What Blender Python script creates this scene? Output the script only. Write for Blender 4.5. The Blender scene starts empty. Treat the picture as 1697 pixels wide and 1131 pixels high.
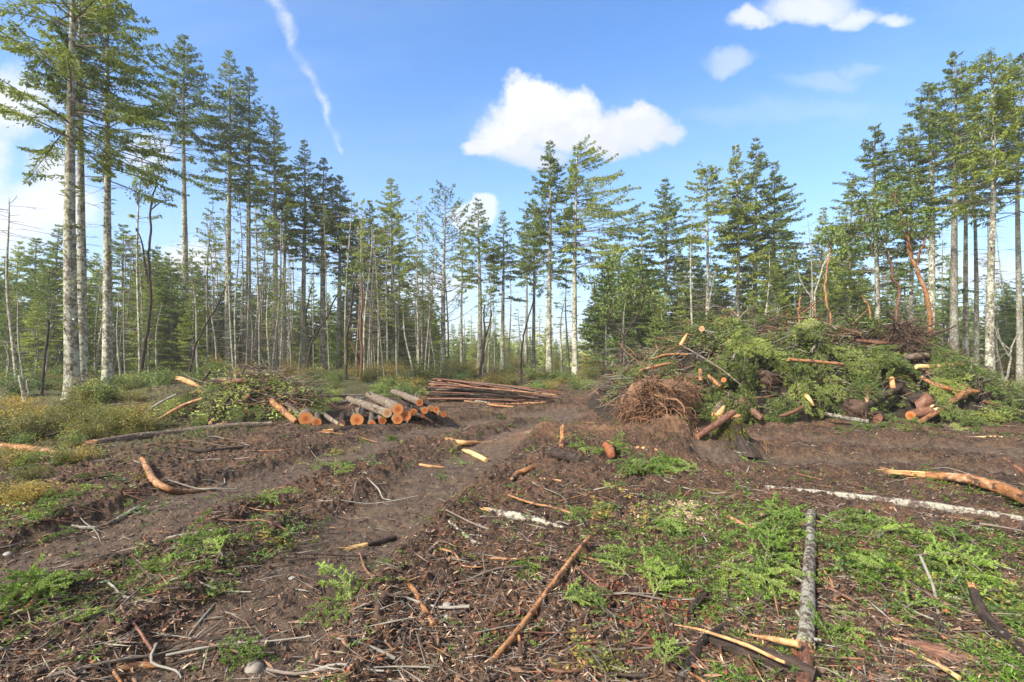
import bpy, math, random
import numpy as np
from mathutils import Vector, Matrix, Euler

C = bpy.context.scene
COL = C.collection
F = 848.0; CX = 848.5; HY = 580.0; CAMH = 1.7      # photo pixels: focal length, centre, horizon row, eye height

# ------------------------------------------------------------------ camera
cam_d = bpy.data.cameras.new('camera'); cam = bpy.data.objects.new('camera', cam_d); COL.objects.link(cam)
cam.location = (0, 0, CAMH); cam.rotation_euler = (math.radians(90), 0, 0)
cam_d.sensor_width = 36; cam_d.lens = 36 * F / 1697
cam_d.shift_y = (HY - 565.5) / 1697
cam_d.clip_start = 0.05; cam_d.clip_end = 6000
C.camera = cam

# ------------------------------------------------------------------ sun, sky, exposure
SUN = Vector((-0.62, -0.50, 0.62)).normalized()
sd = bpy.data.lights.new('sun', 'SUN'); sd.energy = 4.6; sd.angle = math.radians(7); sd.color = (1, 0.965, 0.90)
so = bpy.data.objects.new('sun', sd); COL.objects.link(so)
so.rotation_euler = SUN.to_track_quat('Z', 'Y').to_euler(); so.location = (-20, -20, 40)
C.view_settings.view_transform = 'Standard'; C.view_settings.look = 'None'
C.view_settings.gamma = 1; C.view_settings.use_curve_mapping = False
C.view_settings.exposure = 1.08
C.render.engine = 'CYCLES'
C.cycles.use_denoising = True
C.cycles.max_bounces = 5; C.cycles.diffuse_bounces = 3; C.cycles.glossy_bounces = 2
C.cycles.transmission_bounces = 3; C.cycles.volume_bounces = 0
C.cycles.use_adaptive_sampling = True; C.cycles.adaptive_threshold = 0.02

class NT:
    """small node expression builder"""
    def __init__(s, nt): s.t = nt
    def node(s, typ, **kw):
        n = s.t.nodes.new(typ)
        for k, v in kw.items(): setattr(n, k, v)
        return n
    def put(s, sock, v):
        if isinstance(v, bpy.types.NodeSocket): s.t.links.new(v, sock)
        elif v is not None:
            if isinstance(v, (tuple, list)) and len(v) == 3 and sock.type == 'RGBA': v = (*v, 1)
            sock.default_value = v
    def m(s, op, a, b=None, c=None, clamp=False):
        n = s.node('ShaderNodeMath', operation=op, use_clamp=clamp)
        for i, v in enumerate((a, b, c)):
            if v is not None: s.put(n.inputs[i], v)
        return n.outputs[0]
    def vm(s, op, a, b=None):
        n = s.node('ShaderNodeVectorMath', operation=op)
        s.put(n.inputs[0], a)
        if b is not None:
            if op == 'SCALE': s.put(n.inputs[3], b)
            else: s.put(n.inputs[1], b)
        return n.outputs[1] if op in ('LENGTH', 'DISTANCE', 'DOT_PRODUCT') else n.outputs[0]
    def noise(s, vec, scale, detail=3, rough=0.55, dist=0, dims='3D', color=False):
        n = s.node('ShaderNodeTexNoise', noise_dimensions=dims)
        s.put(n.inputs['Vector'], vec); n.inputs['Scale'].default_value = scale
        n.inputs['Detail'].default_value = detail; n.inputs['Roughness'].default_value = rough
        n.inputs['Distortion'].default_value = dist
        return n.outputs[1] if color else n.outputs[0]
    def ss(s, x, lo, hi, a=0.0, b=1.0):
        n = s.node('ShaderNodeMapRange', interpolation_type='SMOOTHSTEP')
        s.put(n.inputs[0], x)
        for i, v in enumerate((lo, hi, a, b)): n.inputs[i + 1].default_value = v
        return n.outputs[0]
    def mix(s, f, a, b, mode='MIX'):
        n = s.node('ShaderNodeMix', data_type='RGBA', blend_type=mode)
        s.put(n.inputs[0], f); s.put(n.inputs[6], a); s.put(n.inputs[7], b)
        return n.outputs[2]
    def xyz(s, x, y, z):
        n = s.node('ShaderNodeCombineXYZ')
        for i, v in enumerate((x, y, z)): s.put(n.inputs[i], v)
        return n.outputs[0]
    def sep(s, v):
        n = s.node('ShaderNodeSeparateXYZ'); s.put(n.inputs[0], v); return n.outputs
    def bump(s, h, strength, dist):
        n = s.node('ShaderNodeBump'); s.put(n.inputs['Height'], h)
        n.inputs['Strength'].default_value = strength; n.inputs['Distance'].default_value = dist
        return n.outputs[0]
    def attr(s, name):
        n = s.node('ShaderNodeAttribute'); n.attribute_name = name; return n.outputs[1]

def lin(r, g, b):
    f = lambda c: (c / 12.92 if c <= 0.04045 else ((c + 0.055) / 1.055) ** 2.4)
    return (f(r / 255), f(g / 255), f(b / 255))

def make_world():
    w = bpy.data.worlds.new('World'); C.world = w; w.use_nodes = True
    nt = w.node_tree; nt.nodes.clear(); n = NT(nt)
    out = n.node('ShaderNodeOutputWorld'); bg = n.node('ShaderNodeBackground')
    nt.links.new(bg.outputs[0], out.inputs[0])
    sky = n.node('ShaderNodeTexSky', sky_type='NISHITA')
    sky.sun_disc = False; sky.sun_elevation = math.asin(SUN.z); sky.sun_rotation = math.atan2(SUN.x, SUN.y)
    sky.altitude = 100; sky.air_density = 1.0; sky.dust_density = 0.6; sky.ozone_density = 2.5
    d = n.vm('NORMALIZE', n.node('ShaderNodeTexCoord').outputs['Generated'])
    x, y, z = n.sep(d)[:3]
    yy = n.m('MAXIMUM', y, 0.08)
    u = n.m('DIVIDE', x, yy); v = n.m('DIVIDE', z, yy)
    front = n.ss(y, 0.1, 0.2)
    uv = n.xyz(u, v, 0.0)
    wob = n.vm('SUBTRACT', n.noise(uv, 7.0, 5, 0.62, color=True), (0.5, 0.5, 0.5))
    uvw = n.vm('ADD', uv, n.vm('SCALE', wob, 0.10))
    base = n.mix(1.0, sky.outputs[0], (0.64, 1.10, 1.50, 1), 'MULTIPLY')
    # thin veil toward the horizon and on the left
    veil = n.m('POWER', n.m('SUBTRACT', 1.0, n.m('MAXIMUM', z, 0.0), clamp=True), 4.2)
    vn = n.noise(n.xyz(n.m('MULTIPLY', u, 1.0), n.m('MULTIPLY', v, 3.5), 1.7), 1.4, 4)
    veilf = n.m('MULTIPLY', n.m('ADD', n.m('MULTIPLY', veil, 0.85), n.m('MULTIPLY', n.ss(vn, 0.42, 0.85), 0.18)), 1.0, clamp=True)
    CW = 5.1
    col = n.mix(veilf, base, (CW * 0.80, CW * 0.88, CW * 1.02, 1))
    def P(px, py): return ((px - CX) / F, (HY - py) / F)
    def field(blobs, vec):
        r = None
        sx, sy, _ = n.sep(vec)[:3]
        for (px, py, a, b) in blobs:
            cu, cv = P(px, py)
            du = n.m('MULTIPLY', n.m('SUBTRACT', sx, cu), F / a)
            dv = n.m('MULTIPLY', n.m('SUBTRACT', sy, cv), F / b)
            q = n.m('SUBTRACT', 1.0, n.m('ADD', n.m('MULTIPLY', du, du), n.m('MULTIPLY', dv, dv)))
            r = q if r is None else n.m('SMOOTH_MAX', r, q, 0.25)
        return r
    # the big cumulus
    cum = field([(868, 168, 36, 38), (848, 222, 68, 52), (935, 205, 68, 48), (1005, 214, 72, 38), (1070, 216, 42, 34), (905, 178, 42, 34), (966, 184, 38, 36), (1052, 198, 36, 26), (800, 238, 30, 22)], uvw)
    nz = n.noise(uv, 20.0, 7, 0.66)
    cf = n.m('ADD', cum, n.m('MULTIPLY', n.m('SUBTRACT', nz, 0.5), 1.8))
    ca = n.ss(cf, -0.45, 0.75)
    soft = field([(1100, 222, 38, 22), (1015, 232, 100, 28), (880, 258, 70, 26)], uvw)
    ca = n.m('MAXIMUM', ca, n.m('MULTIPLY', n.ss(n.m('ADD', soft, n.m('MULTIPLY', n.m('SUBTRACT', nz, 0.5), 0.8)), -0.15, 0.9), 0.85))
    shade = n.m('MULTIPLY', n.ss(n.m('ADD', n.m('MULTIPLY', n.m('SUBTRACT', nz, 0.5), 0.3), n.m('SUBTRACT', n.m('MULTIPLY', u, 0.25), v)), -0.50, -0.36), 1.0)
    ccol = n.mix(shade, (CW * 1.04, CW * 1.05, CW * 1.07, 1), (CW * 0.80, CW * 0.84, CW * 0.94, 1))
    col = n.mix(n.m('MULTIPLY', ca, front), col, ccol)
    # softer clouds
    def soft_cloud(blobs, lo, hi, amt, c, nscale=9.0, namt=1.6):
        nonlocal col
        f = field(blobs, uvw)
        f = n.m('ADD', f, n.m('MULTIPLY', n.m('SUBTRACT', n.noise(uv, nscale, 5, 0.6), 0.5), namt))
        a = n.m('MULTIPLY', n.m('MULTIPLY', n.ss(f, lo, hi), amt), front)
        col = n.mix(a, col, c)
    W_ = (CW * 1.02, CW * 1.03, CW * 1.06, 1)
    soft_cloud([(1340, 8, 85, 30), (1250, 28, 45, 20), (1415, 30, 50, 22), (1480, 40, 45, 16)], -0.1, 1.0, 0.75, W_)
    soft_cloud([(1210, 98, 62, 24)], -0.1, 1.1, 0.4, W_)
    soft_cloud([(1425, 122, 40, 14), (1360, 135, 90, 18)], -0.1, 1.2, 0.22, W_)
    soft_cloud([(1300, 185, 190, 22)], -0.3, 1.3, 0.13, W_)
    soft_cloud([(792, 348, 38, 24), (770, 365, 30, 25)], 0.0, 0.5, 0.75, (CW * 0.98, CW, CW * 1.08, 1), 14.0, 0.8)
    soft_cloud([(10, 165, 95, 70), (90, 285, 55, 50), (60, 350, 110, 55), (20, 390, 110, 60), (-60, 260, 80, 140), (310, 430, 50, 30)], -0.3, 1.0, 0.85, (CW * 1.0, CW * 1.01, CW * 1.05, 1), 6.0, 2.2)
    soft_cloud([(1640, 445, 70, 35), (1560, 430, 45, 30), (240, 250, 60, 40), (700, 480, 120, 30)], -0.1, 0.9, 0.6, (CW * 0.95, CW * 0.97, CW * 1.06, 1), 7.0, 1.3)
    # old vapour trail, a wavering line
    tr = [(452, -5), (476, 38), (486, 82), (516, 128), (538, 172), (545, 205), (566, 250)]
    dist = None
    for (a, b) in zip(tr[:-1], tr[1:]):
        (ax, ay), (bx, by) = P(*a), P(*b)
        dx, dy = bx - ax, by - ay; L2 = dx * dx + dy * dy
        q = n.vm('ADD', uv, n.vm('SCALE', n.vm('SUBTRACT', n.noise(uv, 26.0, 3, color=True), (0.5, 0.5, 0.5)), 0.028))
        qx, qy, _ = n.sep(q)[:3]
        t = n.m('DIVIDE', n.m('ADD', n.m('MULTIPLY', n.m('SUBTRACT', qx, ax), dx), n.m('MULTIPLY', n.m('SUBTRACT', qy, ay), dy)), L2, clamp=True)
        ex = n.m('SUBTRACT', qx, n.m('ADD', n.m('MULTIPLY', t, dx), ax)); ey = n.m('SUBTRACT', qy, n.m('ADD', n.m('MULTIPLY', t, dy), ay))
        dd = n.m('SQRT', n.m('ADD', n.m('MULTIPLY', ex, ex), n.m('MULTIPLY', ey, ey)))
        dist = dd if dist is None else n.m('MINIMUM', dist, dd)
    wid = n.ss(v, 0.38, 0.68, 0.005, 0.013)
    a = n.m('MULTIPLY', n.ss(n.m('DIVIDE', dist, wid), 0.0, 1.5, 1.0, 0.0), n.ss(n.noise(uv, 22.0, 4), 0.32, 0.7, 0.08, 0.55))
    col = n.mix(n.m('MULTIPLY', a, front), col, W_)
    # unseen broken cloud added behind the camera to whiten and soften the light
    bn = n.noise(d, 2.3, 6, 0.6)
    back = n.m('MULTIPLY', n.m('MULTIPLY', n.ss(bn, 0.38, 0.54), n.m('SUBTRACT', 1.0, front)), n.ss(z, -0.05, 0.1))
    col = n.mix(back, col, (CW, CW, CW * 1.03, 1))
    nt.links.new(col, bg.inputs[0]); bg.inputs[1].default_value = 0.10
make_world()

# ------------------------------------------------------------------ noise in numpy
def _h(ix, iy, seed):
    h = (ix.astype(np.int64) * 374761393 + iy.astype(np.int64) * 668265263 + seed * 1274126177) & 0xffffffff
    h = ((h ^ (h >> 13)) * 1274126177) & 0xffffffff
    return ((h ^ (h >> 16)) & 0xffffff) / float(0xffffff)
def vn(x, y, seed=0):
    x = np.asarray(x, float); y = np.asarray(y, float)
    ix = np.floor(x); iy = np.floor(y); fx = x - ix; fy = y - iy
    fx = fx * fx * (3 - 2 * fx); fy = fy * fy * (3 - 2 * fy)
    a = _h(ix, iy, seed); b = _h(ix + 1, iy, seed); c = _h(ix, iy + 1, seed); d = _h(ix + 1, iy + 1, seed)
    return (a * (1 - fx) + b * fx) * (1 - fy) + (c * (1 - fx) + d * fx) * fy
def fbm(x, y, seed=0, o=4, g=0.5):
    s = 0; a = 1; t = 0
    for i in range(o):
        s = s + a * vn(x * 2 ** i + i * 7.3, y * 2 ** i - i * 3.1, seed + i); t += a; a *= g
    return s / t - 0.5
def sst(x, a, b):
    t = np.clip((np.asarray(x, float) - a) / (b - a), 0, 1); return t * t * (3 - 2 * t)

# ------------------------------------------------------------------ the ground's shape
def flat(u, v): d = CAMH * F / (v - HY); return ((u - CX) / F * d, d)
TRACKS = [([(-250, 1060), (0, 955), (150, 905), (300, 850), (450, 800), (560, 765), (640, 738), (740, 708), (840, 690), (930, 676)], 0.52, 0),
          ([(250, 1220), (400, 1060), (500, 960), (600, 880), (690, 820), (760, 775), (830, 738), (890, 706), (940, 684)], 0.52, 1),
          ([(1230, 735), (1320, 733), (1450, 738), (1697, 752), (1900, 770)], 0.55, 1), ([(1190, 770), (1300, 765), (1450, 768), (1697, 790), (1900, 815)], 0.40, 1)]
TR = [([flat(*p) for p in t], w, c) for t, w, c in TRACKS]
def track_mask(x, y):
    m = np.zeros(np.shape(x)); berm = np.zeros(np.shape(x)); cle = np.zeros(np.shape(x))
    for pts, w, c in TR:
        best = np.full(np.shape(x), 1e9); sbest = np.zeros(np.shape(x)); s0 = 0
        for (ax, ay), (bx, by) in zip(pts[:-1], pts[1:]):
            dx, dy = bx - ax, by - ay; L = math.hypot(dx, dy)
            t = np.clip(((x - ax) * dx + (y - ay) * dy) / L ** 2, 0, 1)
            d = np.hypot(x - ax - t * dx, y - ay - t * dy)
            sel = d < best; best = np.where(sel, d, best); sbest = np.where(sel, s0 + t * L, sbest); s0 += L
        k = 1 - sst(best, w * 0.65, w * 1.25)
        m = np.maximum(m, k); berm = np.maximum(berm, np.exp(-((best - w * 1.35) / .2) ** 2))
        if c: cle = np.maximum(cle, k * (0.5 + 0.5 * np.sin(sbest * 2 * math.pi / 0.13 + 3 * np.sin(best * 5))))
    return m, cle, berm * (1 - m)
MOUNDS = [(2.75, 8.6, .38, .55), (1.9, 9.9, .12, .9), (.5, 9.4, .22, .7), (3.9, 9.3, .16, .9), (2.5, 7.7, .12, .4), (3.1, 7.9, .16, .35), (2.5, 8.5, .12, .3), (2.1, 9.2, .10, .4), (-1.9, 4.0, .10, .8), (-3.3, 5.4, .12, .9),
          (1.2, 6.4, .10, 1.3), (-1.2, 6.9, .10, .7), (3.4, 4.2, .08, 1.2), (-6.2, 8.3, .15, 1.2), (-9, 15, .7, 3.5), (11.5, 19, .5, 5)]
def gz(x, y, fine=False):
    x = np.asarray(x, float); y = np.asarray(y, float)
    d = np.hypot(x, y)
    z = 0.22 * fbm(x * .22, y * .22, 3, 2) * sst(d, 1, 8) + 0.16 * fbm(x * .9, y * .9, 11, 3)
    for mx, my, h, r in MOUNDS: z = z + h * np.exp(-((x - mx) ** 2 + (y - my) ** 2) / (r * r))
    m, cle, berm = track_mask(x, y)
    z = z - 0.075 * m + .05 * berm
    z = z + 0.9 * fbm(x * .05, y * .05, 5, 2) * sst(d, 14, 40) - 7.0 * sst(d, 42, 150)
    if fine:
        rough = (1 - 0.70 * m) * (1 - sst(d, 15, 40)) * (1 + 1.0 * np.exp(-((x - 2.8) ** 2 + (y - 8.5) ** 2) / 1.6))
        n1 = fbm(x * 3.3, y * 3.3, 21, 3); n2 = fbm(x * 11, y * 11, 31, 3); n3 = fbm(x * 34, y * 34, 41, 2)
        z = z + rough * (0.13 * n1 + 0.085 * np.abs(n2) * 2 + 0.032 * n3)
        z = z + 0.022 * cle * (0.5 + n1) * (1 - sst(d, 12, 20))
    return z
def gzs(x, y): return float(gz(np.array([x]), np.array([y]))[0])

PILE = np.array([(2.1, 0), (2.7, .55), (3.4, 1.15), (4.2, 1.6), (5.0, 2.1), (6.2, 2.25), (7.8, 2.35), (9.0, 2.1), (10.2, 1.85), (11.4, 1.45), (12.2, .8), (13.0, 0)])
BPILE = np.array([(-8.2, 0), (-7.4, .35), (-6.8, .7), (-6.2, 1.05), (-5.4, .95), (-4.9, .5), (-4.4, 0)])
CAV = [(7.3, 11.9, 1.0, .55), (9.0, 11.8, .8, .5), (4.7, 12.3, .55, .45), (6.2, 12.0, .6, .4), (8.0, 12.8, .5, .5), (-6.9, 11.4, .4, .35), (-5.6, 11.3, .3, .3)]
def pile(x, y):
    h1 = np.interp(x, PILE[:, 0], PILE[:, 1]); t = np.abs((y - 14.2) / 2.6)
    a = h1 * np.clip(1 - t ** 2.2, 0, 1) ** 0.75
    h2 = np.interp(x, BPILE[:, 0], BPILE[:, 1]); t = np.abs((y - 12.2) / 1.3)
    b = h2 * np.clip(1 - t ** 2, 0, 1) ** 0.7
    c = np.maximum(a, b)
    c = c * (1 + .55 * fbm(x * 1.25, y * 1.25, 81, 3) + .25 * fbm(x * 3.6, y * 3.6, 84, 2))
    for cx_, cy_, h, r in CAV: c = c - h * np.exp(-((x - cx_) ** 2 + (y - cy_) ** 2) / (r * r)) * (c > .05)
    return np.maximum(c, 0)
def surf(x, y): return gz(x, y) + pile(x, y)

def gp(u, v):
    """ground points under photo pixels (arrays)"""
    u = np.asarray(u, float); v = np.asarray(v, float)
    d = CAMH * F / (v - HY)
    for _ in range(5): d = (CAMH - gz((u - CX) / F * d, d)) * F / (v - HY)
    x = (u - CX) / F * d
    return np.stack([x, d, gz(x, d)], -1)
_ds = np.arange(2.2, 60, 0.04)
def hit(u, v):
    """first point of ground or brush pile along the sight line of a photo pixel"""
    z = CAMH - (v - HY) / F * _ds; x = (u - CX) / F * _ds
    k = np.nonzero(z < surf(x, _ds))[0]
    if len(k) == 0: return None
    i = k[0]; return Vector((x[i], _ds[i], z[i]))
def at(u, v, d): return Vector(((u - CX) / F * d, d, CAMH - (v - HY) / F * d))

# ------------------------------------------------------------------ mesh builder
class MB:
    def __init__(s): s.V = []; s.T = []; s.Fc = []; s.n = 0
    def add(s, V, Fa, mat=0, tc=None):
        V = np.asarray(V, float); s.V.append(V)
        s.T.append(np.zeros_like(V) if tc is None else np.asarray(tc, float))
        s.Fc.append((np.asarray(Fa, np.int64) + s.n, mat)); s.n += len(V)
    def build(s, name, mats, parent=None, loc=None, smooth=True, local=False):
        V = np.concatenate(s.V); T = np.concatenate(s.T)
        me = bpy.data.meshes.new(name)
        origin = Vector((0, 0, 0))
        if parent is not None and not local: V = V - np.array(parent.location)
        elif loc is not None: V = V - np.array(loc); origin = Vector(loc)
        idx = np.concatenate([f.ravel() for f, _ in s.Fc]); cnt = np.concatenate([np.full(len(f), f.shape[1]) for f, _ in s.Fc])
        mi = np.concatenate([np.full(len(f), m) for f, m in s.Fc])
        me.vertices.add(len(V)); me.vertices.foreach_set('co', V.astype(np.float32).ravel())
        me.loops.add(len(idx)); me.loops.foreach_set('vertex_index', idx.astype(np.int32))
        me.polygons.add(len(cnt))
        me.polygons.foreach_set('loop_start', np.concatenate([[0], np.cumsum(cnt)[:-1]]).astype(np.int32))
        me.polygons.foreach_set('material_index', mi.astype(np.int32))
        me.polygons.foreach_set('use_smooth', np.full(len(cnt), smooth))
        a = me.attributes.new('tc', 'FLOAT_VECTOR', 'POINT'); a.data.foreach_set('vector', T.astype(np.float32).ravel())
        me.update(calc_edges=True)
        for m in mats: me.materials.append(m)
        o = bpy.data.objects.new(name, me); COL.objects.link(o)
        if parent is not None: o.parent = parent
        else: o.location = origin
        return o

def nrm(a): return a / np.maximum(np.linalg.norm(a, axis=-1, keepdims=True), 1e-9)
def tube(mb, P, R, k=8, mat=0, rng=None, wob=0.0, off=None):
    P = np.asarray(P, float); n = len(P); R = np.broadcast_to(np.asarray(R, float), (n,))
    T = nrm(np.gradient(P, axis=0)); mt = np.abs(T.mean(0)); ref = np.zeros(3); ref[np.argmin(mt)] = 1
    N = nrm(ref - (T @ ref)[:, None] * T); B = np.cross(T, N)
    a = np.arange(k) * 2 * math.pi / k
    rr = np.repeat(R[:, None], k, 1)
    if wob and rng is not None:
        lob = 1 + wob * (np.sin(a * 2 + rng.uniform(0, 6)) * .5 + np.sin(a * 3 + rng.uniform(0, 6)) * .5)
        rr = rr * lob * (1 + wob * rng.uniform(-.7, .7, (n, k)))
    V = P[:, None] + rr[..., None] * (np.cos(a)[None, :, None] * N[:, None] + np.sin(a)[None, :, None] * B[:, None])
    s = np.concatenate([[0], np.cumsum(np.linalg.norm(np.diff(P, axis=0), axis=1))])
    o = 0 if off is None else off
    tc = np.stack([R[:, None] * np.cos(a) + o, R[:, None] * np.sin(a) + o * .7, np.repeat(s[:, None], k, 1) + o * 3], -1)
    i = np.arange(n - 1)[:, None] * k; j = np.arange(k)[None]; jn = (j + 1) % k
    Fa = np.stack([i + j, i + jn, i + k + jn, i + k + j], -1).reshape(-1, 4)
    mb.add(V.reshape(-1, 3), Fa, mat, tc.reshape(-1, 3))
    return V, T, N, B
def kites(mb, P, D, L, W, Nn, mat=0):
    P = np.asarray(P, float); D = nrm(np.asarray(D, float)); n = len(P)
    S = nrm(np.cross(D, Nn)); L = np.broadcast_to(L, (n,))[:, None]; W = np.broadcast_to(W, (n,))[:, None]
    V = np.stack([P, P + .45 * L * D + .5 * W * S, P + L * D, P + .45 * L * D - .5 * W * S], 1).reshape(-1, 3)
    mb.add(V, np.arange(4 * n).reshape(-1, 4), mat)
def cap(mb, V, c, nrmv, mat=0, bulge=0.0):
    """closes a ring V with a disc whose tc.xy is the place on the face in metres"""
    k = len(V); c = np.asarray(c, float); rings = [c[None]]; tcs = [np.zeros((1, 3))]
    e1 = nrm(V[0] - c); e2 = np.cross(nrmv, e1)
    for f in (.5, 1.0):
        r = c + (V - c) * f; rings.append(r + np.asarray(nrmv) * bulge * (1 - f))
        tcs.append(np.stack([(r - c) @ e1, (r - c) @ e2, np.zeros(k)], -1))
    j = np.arange(k); jn = (j + 1) % k
    mb.add(np.concatenate(rings), np.stack([np.zeros(k, int), 1 + j, 1 + jn], -1), mat, np.concatenate(tcs))
    mb.Fc.append((np.stack([1 + j, 1 + k + j, 1 + k + jn, 1 + jn], -1) + mb.n - 1 - 2 * k, mat))
def blob(mb, c, r, rng, sub=2, rough=.25, mat=0, squash=1.0, freq=2.2):
    k, l = (10, 7) if sub == 1 else ((18, 12) if sub == 2 else (34, 24))
    th = np.linspace(0, math.pi, l)[:, None]; ph = (np.arange(k) * 2 * math.pi / k)[None]
    D = np.stack([np.sin(th) * np.cos(ph), np.sin(th) * np.sin(ph), np.cos(th) + 0 * ph], -1)
    s = int(rng.integers(1, 9999))
    w = fbm(D[..., 0] * freq + D[..., 2] * 1.3 * freq + 9, D[..., 1] * freq + 5, s, 3) * (1 - abs(D[..., 2]) ** 6)
    R = np.asarray(r, float) * np.ones(3)
    V = np.asarray(c) + D * (1 + rough * 2 * w)[..., None] * R * np.array([1, 1, squash])
    i = np.arange(l - 1)[:, None] * k; j = np.arange(k)[None]; jn = (j + 1) % k
    mb.add(V.reshape(-1, 3), np.stack([i + j, i + k + j, i + k + jn, i + jn], -1).reshape(-1, 4), mat, (D * R).reshape(-1, 3))

# ------------------------------------------------------------------ tagging
def tag(o, label=None, cat=None, group=None, kind=None):
    if label: o['label'] = label
    if cat: o['category'] = cat
    if group: o['group'] = group
    if kind: o['kind'] = kind
    return o
def empty(name, loc=(0, 0, 0), rz=0):
    o = bpy.data.objects.new(name, None); COL.objects.link(o); o.location = loc; o.rotation_euler = (0, 0, rz)
    o.empty_display_size = .2; return o
def dup(root):
    r = root.copy(); COL.objects.link(r)
    for ch in list(root.children):
        c = ch.copy(); COL.objects.link(c); c.parent = r
        for g in ch.children: e = g.copy(); COL.objects.link(e); e.parent = c
    return r

# ------------------------------------------------------------------ materials
def material(name, fn, rough=.8, spec=.3):
    m = bpy.data.materials.new(name); m.use_nodes = True; nt = m.node_tree; nt.nodes.clear(); n = NT(nt)
    out = n.node('ShaderNodeOutputMaterial'); p = n.node('ShaderNodeBsdfPrincipled')
    p.inputs['Roughness'].default_value = rough; p.inputs['Specular IOR Level'].default_value = spec
    nt.links.new(p.outputs[0], out.inputs[0]); fn(n, p, out); return m
def bark(name, c1, c2, lich, amt, scale=1.0, furrow=.5, rough=.85, moss=0.0, spec=.25, dark=None):
    def fn(n, p, out):
        tc = n.attr('tc'); st = n.vm('MULTIPLY', tc, (1, 1, .22))
        rnd = n.node('ShaderNodeObjectInfo').outputs['Random']
        sh = n.vm('ADD', tc, n.xyz(n.m('MULTIPLY', rnd, 37.0), 0.0, 0.0))
        a = n.noise(n.vm('ADD', st, n.xyz(0.0, n.m('MULTIPLY', rnd, 11.0), 0.0)), 26 * scale, 5, .65)
        b = n.noise(sh, 9 * scale, 5, .68); c = n.noise(sh, 2.1 * scale, 3, .6)
        col = n.mix(n.ss(a, .32, .68), c1, c2)
        if dark: col = n.mix(n.ss(n.noise(n.vm('MULTIPLY', sh, (1, 1, .5)), 5 * scale, 4, .6), .5, .6), col, dark)
        if amt > 0: col = n.mix(n.m('MULTIPLY', n.ss(n.m('ADD', b, n.m('MULTIPLY', c, .5)), .92 - amt * .42, 1.02 - amt * .42), .85), col, lich)
        if moss > 0: col = n.mix(n.m('MULTIPLY', n.ss(n.noise(sh, 3.3, 4, .65), .62 - moss * .3, .78 - moss * .3), .8), col, (.10, .12, .03, 1))
        col = n.mix(1.0, col, n.mix(rnd, (.82, .8, .8, 1), (1.12, 1.1, 1.08, 1)), 'MULTIPLY')
        n.put(p.inputs['Base Color'], col)
        n.put(p.inputs['Normal'], n.bump(n.m('ADD', a, n.m('MULTIPLY', b, .5)), furrow, .03 / scale))
    return material(name, fn, rough, spec)
BARK_FIR = bark('bark_fir', (.075, .062, .046, 1), (.26, .225, .17, 1), (.48, .48, .37, 1), .50, 1.0, .9, moss=.30)
BARK_THIN = bark('bark_thin', (.09, .075, .055, 1), (.28, .235, .175, 1), (.46, .46, .35, 1), .5, 1.4, .5, moss=.3)
BARK_PALE = bark('bark_pale', (.10, .085, .065, 1), (.27, .24, .19, 1), (.38, .38, .29, 1), .45, 1.5, .8, moss=.15)
BARK_DARK = bark('bark_dark', (.018, .013, .010, 1), (.075, .050, .036, 1), (.25, .25, .2, 1), .12, 1.4, .8)
BARK_LOG = bark('bark_log', (.06, .043, .032, 1), (.22, .16, .115, 1), (.30, .29, .21, 1), .28, 1.8, .9)
BARK_WHITE = bark('bark_white', (.05, .035, .03, 1), (.17, .125, .10, 1), (.38, .365, .28, 1), .55, 3.0, 1.0, dark=(.09, .06, .04, 1))
BARK_RED = bark('bark_red', (.06, .025, .016, 1), (.26, .115, .06, 1), (.3, .25, .2, 1), .15, 2.5, .6, rough=.6, spec=.4)
BARK_ORANGE = bark('bark_orange', (.15, .06, .025, 1), (.42, .19, .07, 1), (.42, .30, .18, 1), .3, 2.5, .8, rough=.6, dark=(.06, .03, .02, 1))
BARK_TAN = bark('bark_tan', (.20, .085, .035, 1), (.44, .22, .09, 1), (.50, .36, .2, 1), .25, 3.0, .5, rough=.6, dark=(.09, .045, .025, 1))
def _cut(c1, c2):
    def fn(n, p, out):
        tc = n.attr('tc'); w = n.vm('ADD', tc, n.vm('SCALE', n.vm('SUBTRACT', n.noise(tc, 14, 3, color=True), (.5, .5, .5)), .025))
        rnd = n.node('ShaderNodeObjectInfo').outputs['Random']
        r = n.vm('LENGTH', w); ring = n.m('SINE', n.m('MULTIPLY', r, 620.0))
        col = n.mix(n.m('ADD', n.m('MULTIPLY', ring, .22), .5), c1, c2)
        col = n.mix(n.ss(r, .02, .09), (c1[0] * .8, c1[1] * .62, c1[2] * .5, 1), col)
        col = n.mix(n.m('MULTIPLY', n.ss(n.noise(tc, 30, 4), .5, .75), .5), col, (.2, .07, .02, 1))
        col = n.mix(1.0, col, n.mix(rnd, (.72, .68, .66, 1), (1.1, 1.15, 1.25, 1)), 'MULTIPLY')
        n.put(p.inputs['Base Color'], col); n.put(p.inputs['Normal'], n.bump(ring, .15, .003))
    return fn
CUT = material('cut_wood', _cut((.52, .16, .04, 1), (.74, .33, .11, 1)), .6)
CUT_PALE = material('cut_wood_pale', _cut((.55, .30, .13, 1), (.70, .46, .25, 1)), .65)
def _raw(c1, c2):
    def fn(n, p, out):
        g = n.node('ShaderNodeNewGeometry'); tc = n.node('ShaderNodeTexCoord').outputs['Object']
        a = n.noise(tc, 40, 4, .6); rnd = g.outputs['Random Per Island']
        col = n.mix(n.ss(n.m('ADD', n.m('MULTIPLY', a, .6), n.m('MULTIPLY', rnd, .4)), .25, .8), c1, c2)
        col = n.mix(n.m('MULTIPLY', n.ss(n.noise(tc, 7, 5, .7), .5, .66), .7), col, (.16, .085, .045, 1))
        n.put(p.inputs['Base Color'], col); n.put(p.inputs['Normal'], n.bump(a, .6, .01))
    return fn
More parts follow.
